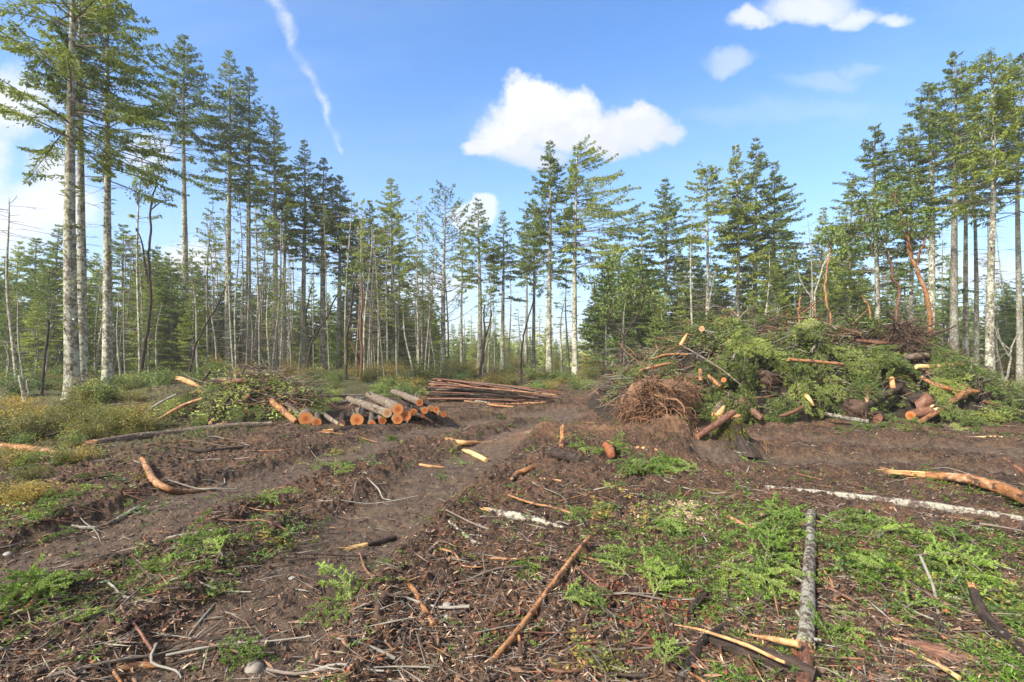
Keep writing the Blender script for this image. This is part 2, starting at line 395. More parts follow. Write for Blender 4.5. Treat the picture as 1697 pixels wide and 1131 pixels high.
RAW = material('splintered_wood', _raw((.42, .16, .05, 1), (.70, .40, .18, 1)), .7)
RAW_YELLOW = material('splintered_wood_yellow', _raw((.55, .31, .09, 1), (.76, .54, .26, 1)), .7)
RAW_RED = material('red_bark_slab', _raw((.17, .045, .018, 1), (.40, .14, .05, 1)), .7)
def foliage(name, c1, c2, c3, trans=.3, sc=.5):
    def fn(n, p, out):
        g = n.node('ShaderNodeNewGeometry'); oi = n.node('ShaderNodeObjectInfo')
        rnd = g.outputs['Random Per Island']; orn = oi.outputs['Random']
        nz = n.noise(g.outputs['Position'], sc, 3)
        col = n.mix(n.ss(n.m('ADD', n.m('MULTIPLY', rnd, .55), n.m('MULTIPLY', nz, .5)), .2, .85), c1, c2)
        col = n.mix(n.m('MULTIPLY', n.ss(n.m('ADD', n.m('MULTIPLY', orn, .6), n.m('MULTIPLY', nz, .5)), .45, .85), .75), col, c3)
        col = n.mix(1.0, col, n.mix(orn, (.8, .8, .8, 1), (1.18, 1.18, 1.18, 1)), 'MULTIPLY')
        n.put(p.inputs['Base Color'], col)
        tr = n.node('ShaderNodeBsdfTranslucent'); n.put(tr.inputs[0], n.mix(.5, col, (.16, .22, .03, 1)))
        ms = n.node('ShaderNodeMixShader'); ms.inputs[0].default_value = trans
        n.t.links.new(p.outputs[0], ms.inputs[1]); n.t.links.new(tr.outputs[0], ms.inputs[2]); n.t.links.new(ms.outputs[0], out.inputs[0])
    return material(name, fn, .55, .35)
FIR = foliage('fir_needles', (.085, .120, .022, 1), (.30, .38, .085, 1), (.33, .36, .06, 1), .35)
FIR_BG = foliage('young_fir_needles', (.095, .145, .028, 1), (.30, .41, .09, 1), (.42, .45, .06, 1), .35, .25)
FIR_NEAR = foliage('bough_needles', (.045, .09, .012, 1), (.24, .39, .05, 1), (.33, .43, .08, 1), .3, 2.2)
FIR_PILE = foliage('slash_needles', (.045, .070, .014, 1), (.23, .30, .07, 1), (.36, .40, .09, 1), .25, 1.6)
LEAF = foliage('shrub_leaf', (.09, .10, .02, 1), (.32, .31, .06, 1), (.46, .29, .055, 1), .35, .8)
LEAF_G = foliage('broad_leaf', (.06, .11, .025, 1), (.20, .30, .08, 1), (.27, .34, .06, 1), .3, .8)
LEAF_GREY = foliage('lichen', (.24, .27, .19, 1), (.42, .45, .35, 1), (.3, .33, .26, 1), .15, 1)
LEAF_T = foliage('arbutus_leaf', (.05, .085, .02, 1), (.16, .24, .06, 1), (.20, .25, .05, 1), .3, .8)
MOSS = foliage('moss', (.07, .075, .012, 1), (.22, .20, .035, 1), (.16, .17, .04, 1), .15, 6)
def _ground(n, p, out):
    g = n.node('ShaderNodeNewGeometry'); P = g.outputs['Position']; wear = n.attr('tc'); wx, wy, wz = n.sep(wear)[:3]
    a = n.noise(P, 1.1, 5, .6); b = n.noise(P, 7, 6, .7); c = n.noise(P, 38, 5, .7); e = n.noise(P, 140, 3, .7)
    soil = n.mix(n.ss(b, .35, .68), (.026, .015, .009, 1), (.125, .068, .037, 1))
    soil = n.mix(n.m('MULTIPLY', n.ss(a, .48, .66), .7), soil, (.17, .09, .05, 1))
    soil = n.mix(n.m('MULTIPLY', n.ss(c, .50, .68), .7), soil, (.29, .17, .10, 1))
    soil = n.mix(n.m('MULTIPLY', n.ss(c, .32, .47, 1, 0), .85), soil, (.016, .010, .007, 1))
    worn = n.mix(n.ss(b, .35, .7), (.088, .058, .038, 1), (.20, .140, .092, 1))
    worn = n.mix(n.m('MULTIPLY', n.ss(c, .5, .75), .5), worn, (.07, .048, .034, 1))
    col = n.mix(n.m('MULTIPLY', wx, .75), soil, worn)
    col = n.mix(wz, col, n.mix(n.ss(b, .3, .7), (.16, .078, .038, 1), (.36, .19, .095, 1)))
    vo = n.node('ShaderNodeTexVoronoi'); n.put(vo.inputs['Vector'], P); vo.inputs['Scale'].default_value = 48
    cr, cg, cb = n.sep(vo.outputs['Color'])[:3]
    fl = n.m('MULTIPLY', n.m('LESS_THAN', vo.outputs['Distance'], .28), n.m('GREATER_THAN', cr, .80))
    col = n.mix(n.m('MULTIPLY', fl, .75), col, n.mix(cg, (.30, .22, .15, 1), (.16, .09, .05, 1)))
    far = n.mix(n.ss(b, .3, .7), (.06, .055, .02, 1), (.13, .12, .04, 1))
    col = n.mix(wy, col, far)
    n.put(p.inputs['Base Color'], col)
    n.put(p.inputs['Roughness'], n.ss(b, .3, .6, .55, .95))
    n.put(p.inputs['Normal'], n.bump(n.m('ADD', n.m('MULTIPLY', c, 1.0), n.m('MULTIPLY', e, .5)), 1.0, .035))
GROUND = material('soil', _ground, .85, .3)
def _stone(n, p, out):
    tc = n.node('ShaderNodeTexCoord').outputs['Object']; r = n.node('ShaderNodeNewGeometry').outputs['Random Per Island']
    oi = n.node('ShaderNodeObjectInfo').outputs['Random']
    col = n.mix(n.noise(tc, 12, 4), (.20, .17, .13, 1), (.46, .42, .36, 1))
    col = n.mix(n.m('MULTIPLY', n.m('FRACT', n.m('ADD', r, oi)), .7), col, (.16, .11, .08, 1)); n.put(p.inputs['Base Color'], col)
    n.put(p.inputs['Normal'], n.bump(n.noise(tc, 60, 4), .3, .01))
STONE = material('stone', _stone, .7)
def _simple(c1, c2, sc=20):
    def fn(n, p, out):
        tc = n.node('ShaderNodeTexCoord').outputs['Object']; r = n.node('ShaderNodeNewGeometry').outputs['Random Per Island']
        nz = n.noise(tc, sc, 4, .65)
        n.put(p.inputs['Base Color'], n.mix(n.ss(n.m('ADD', n.m('MULTIPLY', nz, .6), n.m('MULTIPLY', r, .4)), .25, .75), c1, c2))
        n.put(p.inputs['Normal'], n.bump(nz, .6, .02))
    return fn
CHIP = material('bark_chips', _simple((.07, .036, .022, 1), (.32, .18, .10, 1)), .75)
CHIP_PALE = material('pale_chips', _simple((.34, .22, .13, 1), (.60, .44, .28, 1)), .75)
DEADLEAF = material('dead_leaves', _simple((.09, .025, .012, 1), (.33, .10, .04, 1)), .55, .4)
CRUMB = material('soil_crumbs', _simple((.03, .018, .012, 1), (.14, .085, .055, 1)), .9)
ROOT = material('root_bark', _simple((.05, .026, .016, 1), (.27, .14, .072, 1), 14), .85)
ROOT_DARK = material('root_bark_dark', _simple((.03, .018, .012, 1), (.12, .07, .045, 1), 14), .85)
ROOTSOIL = material('root_soil', _simple((.085, .045, .025, 1), (.27, .155, .085, 1), 12), .95)
TWIG = material('twig_bark', _simple((.07, .05, .04, 1), (.22, .17, .13, 1), 10), .85)
TWIG_PALE = material('pale_twig_bark', _simple((.13, .11, .085, 1), (.33, .30, .24, 1), 10), .85)
BRUSHM = material('brush_core_shade', _simple((.010, .008, .006, 1), (.042, .030, .018, 1), 9), .95)  # brush brown taken near black, painting in the shade of the pile's gaps

# ================================================================== THE GROUND
def make_ground():
    fr = np.arctan(np.linspace(-1.16, 1.16, 1150)); bk = np.linspace(fr[-1], 2 * math.pi + fr[0], 62)[1:-1]
    az = np.concatenate([fr, bk]); K = len(az)
    r = np.concatenate([np.linspace(.05, 2.1, 12), np.geomspace(2.12, 30, 600), np.geomspace(31, 900, 70)]); R = len(r)
    X = (r[:, None] * np.sin(az)[None]); Y = (r[:, None] * np.cos(az)[None])
    Z = gz(X, Y, True)
    m, cle, berm = track_mask(X, Y); d = np.hypot(X, Y)
    far = sst(d, 15, 24) * (1 - m) * sst(np.abs(X - .3), 1.5, 4.0)
    leftv = sst(-X - 3.2 - .12 * Y, 0, 2.5) * sst(Y, 6.5, 9); far = np.maximum(far, leftv * .8)
    red = np.zeros_like(X)
    for (mx, my, h, rr) in MOUNDS[:4]: red = np.maximum(red, np.exp(-((X - mx) ** 2 + (Y - my) ** 2) / (rr * .8) ** 2) * .75)
    tc = np.stack([m, far, red], -1).reshape(-1, 3)
    V = np.stack([X, Y, Z], -1).reshape(-1, 3)
    i = np.arange(R - 1)[:, None] * K; j = np.arange(K)[None]; jn = (j + 1) % K
    mb = MB(); mb.add(V, np.stack([i + j, i + jn, i + K + jn, i + K + j], -1).reshape(-1, 4), 0, tc)
    c = np.array([[0, 0, Z[0].mean()]]); mb.add(c, np.stack([np.full(K, 0), np.arange(K) - R * K, (np.arange(K) + 1) % K - R * K], -1)[:, [0, 2, 1]])
    o = mb.build('ground', [GROUND]); o['kind'] = 'structure'
make_ground()

# ================================================================== TREES
def fir_crown(mb, rng, H, z0, R, path, dens=1.0, ks=1.0, asym=None, prof=.9, nb=(4, 6), bare=False, sp=.34, full=False):
    """branches in whorls with drooping sprays; material 0 needles, 1 branch wood, 2 lichen"""
    z = H * .992
    while z > z0:
        t = (H - z) / max(H - z0, 1e-3)
        prf = min(1, (t * 1.12 + .015) ** prof)
        for b in range(int(rng.integers(*nb))):
            if t > .7 and rng.random() < .3: continue
            az = rng.uniform(0, 2 * math.pi); L = R * prf * rng.uniform(.68, 1.1)
            if t > .72 and not full: L *= rng.uniform(.45, 1.1)
            if asym: L *= 1 + asym[1] * math.cos(az - asym[0])
            L = max(L, .18)
            zz = z + rng.uniform(-.2, .2) * sp * 2
            h = np.array([math.sin(az), math.cos(az), 0.]); side = np.array([h[1], -h[0], 0.])
            a = .62 * (1 - t ** .7) + .02 + rng.normal(0, .16); c2 = -.18 + rng.normal(0, .06)
            if bare: a = .12; c2 = .55
            base = path(min(zz, H * .99)); s5 = np.linspace(0, 1, 5)[:, None]
            bend = rng.normal(0, .10)
            P = base + h * L * s5 + side * L * bend * s5 ** 2 + np.array([0, 0, 1.]) * L * (a * s5 + c2 * s5 ** 2 + (.12 * s5 ** 3 if not bare else 0))
            r0 = min(.008 + .010 * L * (1.5 if bare else 1), .03)
            tube(mb, P, np.linspace(r0, .004 * ks, 5), 3, 1)
            kq = min(ks, .75 + .45 * L); m = int((L / .044) * dens / kq) + 4
            s = rng.uniform(.10 if t < .6 else .3, 1, m) ** (.85 if not bare else .4)
            Ps = base + h * L * s[:, None] + side * L * bend * s[:, None] ** 2 + np.array([0, 0, 1.]) * L * (a * s + c2 * s ** 2 + (.12 * s ** 3 if not bare else 0))[:, None]
            T = nrm(h + side * 2 * bend * s[:, None] + np.array([0, 0, 1.]) * (a + 2 * c2 * s)[:, None])
            sg = rng.choice([-1, 1], m)[:, None]
            tl = np.clip((.09 + .26 * L * (1 - s) * rng.uniform(.5, 1, m)), .08, .7)
            D = nrm(.62 * T + .8 * sg * side + np.stack([rng.normal(0, .15, m), rng.normal(0, .15, m), -rng.uniform(-.05, .5, m)], -1))
            kites(mb, Ps, D, tl, .030 * kq, np.array([0, 0, 1.]) + rng.normal(0, .5, (m, 3)), 0)
            k = 5
            q = rng.uniform(.1, 1, (m, k)); Pk = (Ps[:, None] + D[:, None] * (tl[:, None] * q)[..., None]).reshape(-1, 3)
            Dk = nrm(np.repeat(D, k, 0) + rng.normal(0, .55, (m * k, 3)) + np.array([0, 0, -.22]))
            kl = rng.uniform(.06, .16, m * k) * kq
            kites(mb, Pk, Dk, kl, kl * rng.uniform(.24, .42, m * k), rng.normal(0, 1, (m * k, 3)) + np.array([0, 0, .8]), 0)
            if t > .5 and rng.random() < .35:
                mm = int(rng.integers(3, 9)); q = rng.uniform(.05, .7, mm)[:, None]
                Pl = base + h * L * q + np.array([0, 0, 1.]) * L * (a * q + c2 * q ** 2)
                kites(mb, Pl, np.array([0, 0, -1.]) + rng.normal(0, .25, (mm, 3)), rng.uniform(.1, .28, mm) * ks, .04 * ks, rng.normal(0, 1, (mm, 3)), 2)
        z -= sp * rng.uniform(.7, 1.3)

def dead_twigs(mb, rng, path, za, zb, n, Lr, mat=0, r=.010, ks=1.0):
    for i in range(n):
        z = rng.uniform(za, zb); az = rng.uniform(0, 2 * math.pi); L = rng.uniform(*Lr)
        h = np.array([math.sin(az), math.cos(az), 0.]); side = np.array([h[1], -h[0], 0.])
        b = rng.normal(0, .2); dz = rng.uniform(-.25, .3); s = np.linspace(0, 1, 4)[:, None]
        P = path(z) + h * L * s + side * b * L * s * s + np.array([0, 0, 1.]) * L * (dz * s - .3 * dz * s * s)
        rr = (r + .004 * L) * ks; tube(mb, P, [rr, rr * .8, rr * .6, rr * .3], 3, mat)
        for q in range(int(rng.integers(0, 4))):
            s0 = rng.uniform(.3, .9); Q = path(z) + h * L * s0 + side * b * L * s0 * s0 + np.array([0, 0, 1.]) * L * (dz * s0 - .3 * dz * s0 * s0)
            d = nrm(h + side * rng.choice([-1, 1]) * .9 + np.array([0, 0, rng.normal(0, .3)])); l2 = L * rng.uniform(.15, .4)
            tube(mb, np.array([Q, Q + d * l2 * .6, Q + d * l2 + np.array([0, 0, -.03])]), [rr * .5, rr * .4, rr * .25], 3, mat)

def trunk_path(rng, H, lean=(0, 0), wob=.12):
    a, b, c, d = rng.uniform(0, 6, 4)
    def f(z):
        t = z / H
        return np.array([lean[0] * t + wob * math.sin(a + t * 4) * t, lean[1] * t + wob * math.sin(b + t * 5) * t, z])
    return f

def fir_tree(seed, H, z0, R, r0, lean=(0, 0), mats=None, name='fir_tree', dens=1, ks=1, asym=None, prof=.9, nb=(4, 6), bare=False, dead=25, deadL=(.3, 1.3), tufts=0, sp=.34, wob=.12, below=.4, taper=.85, deadks=1.0, full=False):
    rng = np.random.default_rng(seed)
    root = empty(name); path = trunk_path(rng, H, lean, wob)
    zs = np.concatenate([[-below, 0, .15, .4, .9], np.linspace(1.6, H, max(8, int(H * .9)))])
    P = np.array([path(z) for z in zs]); Rr = r0 * np.clip(1 - zs / H, .0, 1.05) ** taper * (1 + .45 * np.exp(-np.maximum(zs, 0) / .35)) + .012
    tm = MB(); tube(tm, P, Rr, 14 if r0 > .12 else 8, 0, rng, .06)
    mats = mats or [BARK_FIR, FIR]
    if dead: dead_twigs(tm, rng, path, 1.5, z0 + .2 * (H - z0), dead, deadL, 1, .009, deadks)
    tm.build('trunk', [mats[0], TWIG], root, local=True)
    cm = MB(); fir_crown(cm, rng, H, z0, R, path, dens, ks, asym, prof, nb, bare, sp, full)
    if tufts:
        z = rng.uniform(2, z0 + 1, tufts); n = 7
        for zz in z:
            c = path(zz); az = rng.uniform(0, 6.28, n); rr = r0 * (1 - zz / H)
            D = np.stack([np.sin(az), np.cos(az), rng.uniform(-.4, .3, n)], -1)
            kites(cm, c + D * rr * .8, D, rng.uniform(.1, .3, n), .06 * ks, rng.normal(0, 1, (n, 3)), 0 if rng.random() < .6 else 2)
    cm.build('crown', [mats[1], TWIG, LEAF_GREY], root, local=True, smooth=False)
    return root

# main firs: base u, tip v, distance, crown-bottom v, half width px, trunk px, label, options
T = [
 (120, -190, 17, 235, 135, 25, 'thickest fir at left, nearest of all trunks, its crown cut by the picture top', dict(asym=(-1.9, .25), tufts=26, dead=34, lean=(-.2, 0), full=True, prof=.6, nb=(3, 5))),
 (138, -100, 19.5, 260, 62, 17, 'darker fir trunk standing right behind the nearest thick trunk at far left', dict(asym=(1.2, .3), dead=22, lean=(-.2, 0))),
 (178, -70, 21, 300, 92, 17, 'tall lichen spotted fir just right of the nearest thick pair at left', dict(asym=(1.5, .1), tufts=14, dead=32, full=True, nb=(4, 6))),
 (307, 57, 37, 255, 62, 14, 'clean straight fir trunk with a pointed crown standing apart behind the left brush pile', dict(dead=22)),
 (378, 82, 38, 330, 46, 13, 'tall thin crowned fir, first of the dense row right of the lone straight trunk', dict(dens=.65, dead=45)),
 (412, 112, 39, 330, 42, 12, 'tall thin crowned fir, second of the dense row behind the left brush pile', dict(dens=.65, dead=45)),
 (455, 178, 40, 405, 44, 13, 'bushy topped fir, third of the dense row at left, green tufts down the trunk', dict(tufts=14, dead=28, asym=(-1.2, .2))),
 (472, 290, 41, 420, 30, 9, 'short dark fir squeezed between the bushy topped fir and its taller right neighbour', dict(dens=.8)),
 (503, 230, 42, 420, 36, 11, 'slim fir in the left row with a narrow ragged tip, above the short brown stems', dict(dens=.8, dead=28)),
 (535, 262, 43, 450, 44, 12, 'full crowned fir near the right end of the left row', dict(dens=1.1)),
 (562, 290, 44, 455, 42, 10, 'full crowned fir stepping down at the right end of the left row', dict(dens=1.1)),
 (592, 362, 46, 480, 30, 8, 'low fir filling the step between the left row and the pair by the log stack', dict()),
 (615, 332, 46, 500, 30, 9, 'narrow fir left of the perfect pointed fir behind the log stack', dict()),
 (650, 295, 45, 540, 52, 10, 'evenly pointed fir with branches almost to the shrubs, behind the log stack', dict(dens=1.1, prof=.85, tufts=5)),
 (735, 308, 34, 560, 52, 10, 'nearly bare fir with long upswept thin branches behind the pole stack', dict(bare=True, dens=.34, prof=.55, dead=10, sp=.30, nb=(3, 5))),
 (765, 372, 44, 480, 22, 6, 'thin fir close on the right of the nearly bare fir', dict(dens=.6)),
 (795, 330, 40, 470, 36, 11, 'double stemmed looking fir behind the middle of the pole stack', dict(dens=.9, dead=24)),
 (833, 350, 42, 500, 28, 9, 'slender fir behind the right half of the pole stack', dict(dens=.7, dead=24)),
 (872, 352, 46, 470, 24, 6, 'thin fir half hidden left of the tall central fir', dict(dens=.8)),
 (884, 330, 44, 460, 30, 7, 'short crowned fir touching the left side of the tall central fir', dict(dens=.8)),
 (910, 235, 34, 470, 50, 12, 'tall central fir with a symmetrical pointed crown and green flecked trunk', dict(tufts=14, dead=30)),
 (953, 243, 33, 450, 62, 12, 'tall central fir whose branches reach only to the right', dict(asym=(1.57, .75), prof=.6, dead=25)),
 (1000, 440, 38, 600, 34, 8, 'low spreading fir right of the one sided central fir', dict(dens=1.1)),
 (1024, 388, 42, 560, 30, 8, 'short pointed fir between the central pair and the brush pile', dict(dens=1.1)),
 (1062, 356, 42, 560, 32, 8, 'pointed fir above the left slope of the big brush pile', dict(dens=1.2)),
 (1102, 297, 34, 520, 52, 9, 'evenly tiered fir rising behind the left end of the big brush pile', dict(dens=1.1, prof=.85)),
 (1172, 282, 33, 400, 36, 9, 'fir with a blunt round top on a clear trunk behind the brush pile', dict(prof=.45, dead=25)),
 (1222, 240, 34, 520, 44, 10, 'left one of the close pair of dark firs behind the brush pile', dict(dens=1.15)),
 (1252, 228, 35, 470, 44, 11, 'right and taller one of the close pair of dark firs behind the brush pile', dict(dens=1.1)),
 (1284, 268, 36, 470, 44, 9, 'fir leaning its branches out to the right of the close dark pair', dict(asym=(1.4, .35))),
 (1362, 345, 38, 520, 26, 7, 'thin tipped low fir in the gap between the dark pair and the right hand stand', dict(dens=.8)),
 (1410, 300, 32, 530, 52, 8, 'bushy fir filling the left flank of the right hand stand', dict(dens=1.1)),
 (1453, 207, 28, 480, 72, 12, 'wide pyramid shaped fir at the left of the right hand stand', dict(dens=1.1)),
 (1508, 205, 28, 420, 45, 9, 'fir hidden behind the wide pyramid fir, showing its tip to the right of it', dict(dens=1)),
 (1542, 135, 26, 345, 70, 14, 'mossy trunked fir behind the orange barked tree on the right', dict(tufts=20)),
 (1582, 85, 25, 350, 60, 15, 'highest tipped fir of the right hand stand, with a pale lichen trunk', dict(mats=[BARK_PALE, FIR], tufts=6)),
 (1600, 150, 26.5, 340, 40, 10, 'brown fir trunk touching the pale trunk of the highest right hand fir', dict(dens=.8)),
 (1641, 90, 21, 330, 70, 15, 'broad topped fir near the right edge with a long clear lichen trunk', dict(prof=.55, tufts=8)),
 (1690, 95, 22, 360, 62, 11, 'fir at the right edge of the picture with a pale straight trunk', dict(mats=[BARK_PALE, FIR], prof=.6)),
 (1618, 165, 30, 360, 34, 9, 'thin fir between the highest fir and the broad topped fir at right', dict(dens=.8)),
]
for i, (u, v, d, cb, hw, tw, lab, op) in enumerate(T):
    x = (u - CX) / F * d; g = gzs(x, d)
    H = CAMH + (HY - v) / F * d - g; z0 = CAMH + (HY - cb) / F * d - g; R = hw / F * d * 1.5
    op = dict(op); ks = float(np.clip(d / 28, .95, 1.35)); op.setdefault('dead', 16); op.setdefault('nb', (5, 8))
    op['dens'] = op.get('dens', 1) * 1.0
    t = fir_tree(100 + i, H, z0, R, tw / F * d / 2 * .84, ks=ks, deadks=ks, **op)
    t.location = (x, d, g); tag(t, lab, 'fir tree', 'tall firs left standing round the clearing')

NICK = "thick pair at far left|dark trunk behind the thick pair|third thick trunk at left|lone straight fir|first thin fir in left row|second thin fir in left row|bushy topped third fir in left row|short dark fir in left row|ragged tipped fir in left row|full crowned fir in left row|last full crowned fir in left row|low fir ending the left row|narrow fir behind the log stack|evenly pointed fir behind the log stack|nearly bare fir|thin fir beside the nearly bare fir|double stemmed fir behind the poles|slender fir behind the poles|thin fir left of the tall centre fir|short crowned fir near the centre|tall symmetrical centre fir|one sided centre fir|low spreading fir right of centre|short pointed fir right of centre|pointed fir over the pile's left slope|evenly tiered fir behind the pile|blunt topped fir behind the pile|left fir of the close dark pair|right fir of the close dark pair|fir leaning from the close dark pair|low thin tipped fir behind the pile|bushy fir flanking the right stand|wide pyramid fir at right|hidden fir behind the pyramid fir|mossy trunked fir at right|highest tipped fir at right|brown trunk beside the highest fir|broad topped fir at right|fir at the right edge|thin fir right of the highest fir".split('|')
def near(u):
    k = min(range(len(T)), key=lambda i: abs(T[i][0] - u)); return ('left' if u < T[k][0] else 'right') + ' of the ' + NICK[k]
# younger, fully clothed firs behind; slim pale stems; both copied from a few kinds
vars_y = [fir_tree(500 + k, 12, .4 + .3 * (k % 2), 2.3 + .25 * k, .12, mats=[BARK_FIR, FIR_BG], name='young_fir', dens=1.0, ks=1.6, prof=.85, nb=(6, 9), dead=0, sp=.40) for k in range(4)]
usedy = [False] * 4
rng = np.random.default_rng(77)
YF = []
for u, v, d in [(-30, 430, 34), (5, 425, 46), (60, 395, 44), (95, 372, 38), (28, 400, 52), (130, 390, 46), (160, 420, 50), (205, 372, 44), (235, 420, 52), (262, 410, 40), (292, 430, 50), (330, 440, 48), (365, 470, 55), (400, 460, 50),
                (985, 470, 50), (1015, 450, 46), (1045, 420, 50), (1080, 440, 40), (1122, 410, 44), (1140, 480, 34), (1150, 400, 50), (1185, 430, 44), (1205, 480, 36), (1240, 420, 46), (1275, 400, 42), (1300, 370, 45), (1318, 420, 34), (1345, 440, 42),
                (1380, 430, 42), (1395, 400, 50), (1430, 430, 40), (1470, 420, 44), (1500, 440, 38), (1530, 450, 48), (1570, 480, 40), (1610, 500, 44), (1668, 470, 46), (1690, 455, 36), (1712, 480, 30), (1645, 520, 40), (1090, 500, 32), (1035, 510, 34), (60, 500, 30), (190, 500, 34), (330, 530, 36)]:
    YF.append((u, v, d))
for k in range(26):
    YF.append((rng.uniform(-60, 330), rng.uniform(405, 500), rng.uniform(30, 46)))
for k in range(30):
    YF.append((rng.uniform(320, 700), rng.uniform(430, 530), rng.uniform(44, 60)))
for k in range(22):
    YF.append((rng.uniform(560, 720), rng.uniform(470, 550), rng.uniform(42, 60)))
for k in range(30):
    YF.append((rng.uniform(690, 1000), rng.uniform(535, 572), rng.uniform(70, 105)))
for k in range(26):
    YF.append((rng.uniform(1000, 1450), rng.uniform(420, 510), rng.uniform(30, 44)))
for k in range(12):
    YF.append((rng.uniform(1450, 1740), rng.uniform(480, 545), rng.uniform(30, 44)))
for k in range(70):
    u = rng.uniform(-150, 1850); d = rng.uniform(48, 85); edge = abs(u - 830) / 850
    v = 575 - max(.0, (rng.uniform(7, 15) * (.6 + .5 * edge) - 5) / d * F)
    if 690 < u < 985: v = rng.uniform(545, 590); d = rng.uniform(75, 110)
    elif u < 690: v = max(v, rng.uniform(430, 520))
    YF.append((u, v, d))
GY = 'young firs filling the wood behind the tall stand'
for i, (u, v, d) in enumerate(YF):
    k = int(rng.integers(0, 4)); o = vars_y[k]
    if usedy[k]: o = dup(o)
    usedy[k] = True
    x = (u - CX) / F * d; g = gzs(x, d); H = CAMH + (HY - v) / F * d - g; s = H / 12
    o.location = (x, d, g); w = s * rng.uniform(.95, 1.35); o.scale = (w, w, s); o.rotation_euler.z = rng.uniform(0, 6.28)
    tag(o, ('dense young fir seen ' if d < 45 else 'small hazy young fir ') + near(u), 'young fir', GY)

def slim_tree(seed, H, pale, crown, name='slim_tree'):
    rng = np.random.default_rng(seed); root = empty(name)
    path = trunk_path(rng, H, (rng.uniform(-.8, .8), rng.uniform(-.5, .5)), .18)
    zs = np.concatenate([[-.5], np.linspace(0, H, 12)]); P = np.array([path(z) for z in zs])
    tm = MB(); tube(tm, P, .060 * np.clip(1 - zs / H, 0, 1) ** .7 + .010, 7, 0, rng, .08); dead_twigs(tm, rng, path, H * .12, H * .97, int(H * 5), (.3, 1.4), 1, .009, 1.1); tm.build('trunk', [BARK_PALE if pale else BARK_THIN, TWIG_PALE if pale else TWIG], root, local=True)
    if crown:
        cm = MB(); fir_crown(cm, rng, H, H * .55, 1.25, path, .5, 1.5, None, .6, (2, 4), False, .5)
        cm.build('crown', [FIR, TWIG, LEAF_GREY], root, local=True, smooth=False)
    return root
vars_s = [slim_tree(700 + k, 10, k % 2 == 0, k in (2, 3, 5)) for k in range(6)]
useds = [False] * 6
ST = [(28, 322, 27, 1), (12, 560, 24, 0), (40, 480, 26, 0), (208, 380, 30, 4), (232, 226, 27, 3), (200, 400, 34, 1), (258, 500, 30, 0), (60, 540, 30, 0)]
for k in range(62): ST.append((rng.uniform(325, 705), rng.uniform(300, 520), rng.uniform(30, 52), int(rng.integers(0, 6))))
for k in range(15): ST.append((rng.uniform(700, 1010), rng.uniform(380, 560), rng.uniform(32, 60), int(rng.integers(0, 6))))
for k in range(26): ST.append((rng.uniform(1020, 1697), rng.uniform(330, 520), rng.uniform(26, 44), int(rng.integers(0, 6))))
for k in range(12): ST.append((rng.uniform(40, 320), rng.uniform(380, 540), rng.uniform(26, 44), int(rng.integers(0, 6))))
for i, (u, v, d, k) in enumerate(ST):
    o = vars_s[k]
    if useds[k]: o = dup(o)
    useds[k] = True
    x = (u - CX) / F * d; g = gzs(x, d); H = CAMH + (HY - v) / F * d - g; s = H / 10
    o.location = (x, d, g); w = rng.uniform(.7, 1.35); o.scale = (w, w, s); o.rotation_euler.z = rng.uniform(0, 6.28)
    look = 'pale slim bare stem ' if k in (0, 4) else ('pale slim green topped stem ' if k == 2 else ('brown slim bare stem ' if k == 1 else 'brown slim green topped stem '))
    tag(o, 'bare snag with drooping twigs at the left edge of the picture' if u == 28 else look + near(u), 'slim tree', 'slim stems standing among the firs')

# the far wood, one hazy mass
def far_wood():
    rng = np.random.default_rng(5); cm = MB()
    n = 900; az = rng.uniform(-1.0, 1.0, n); d = rng.uniform(95, 330, n)
    X = d * np.sin(az); Y = d * np.cos(az); G = gz(X, Y)
    for x, y, g, dd in zip(X, Y, G, d):
        H = rng.uniform(9, 14.5) * (1 + .12 * (dd / 150)); R = H * rng.uniform(.16, .24)
        if abs(x / y) > .35: H *= 1.3
        k = 130; t = rng.uniform(0, 1, k) ** .7; a = rng.uniform(0, 6.283, k); L = R * t * rng.uniform(.6, 1.1, k)
        D = np.stack([np.sin(a), np.cos(a), -.25 + .3 * (1 - t)], -1)
        P = np.stack([np.full(k, x), np.full(k, y), g + H * (1 - t * .93)], -1)
        kites(cm, P, D, L + .3, (L + .3) * .42, np.array([0, 0, 1.]) + rng.normal(0, .5, (k, 3)))
        tube(cm, np.array([[x, y, g - 1], [x, y, g + H * .9]]), [.15, .03], 4, 1)
    o = cm.build('distant_forest', [FIR_BG, TWIG], smooth=False)
    tag(o, 'hazy green far off fir forest beyond the trunks', 'forest', None, 'stuff')
far_wood()

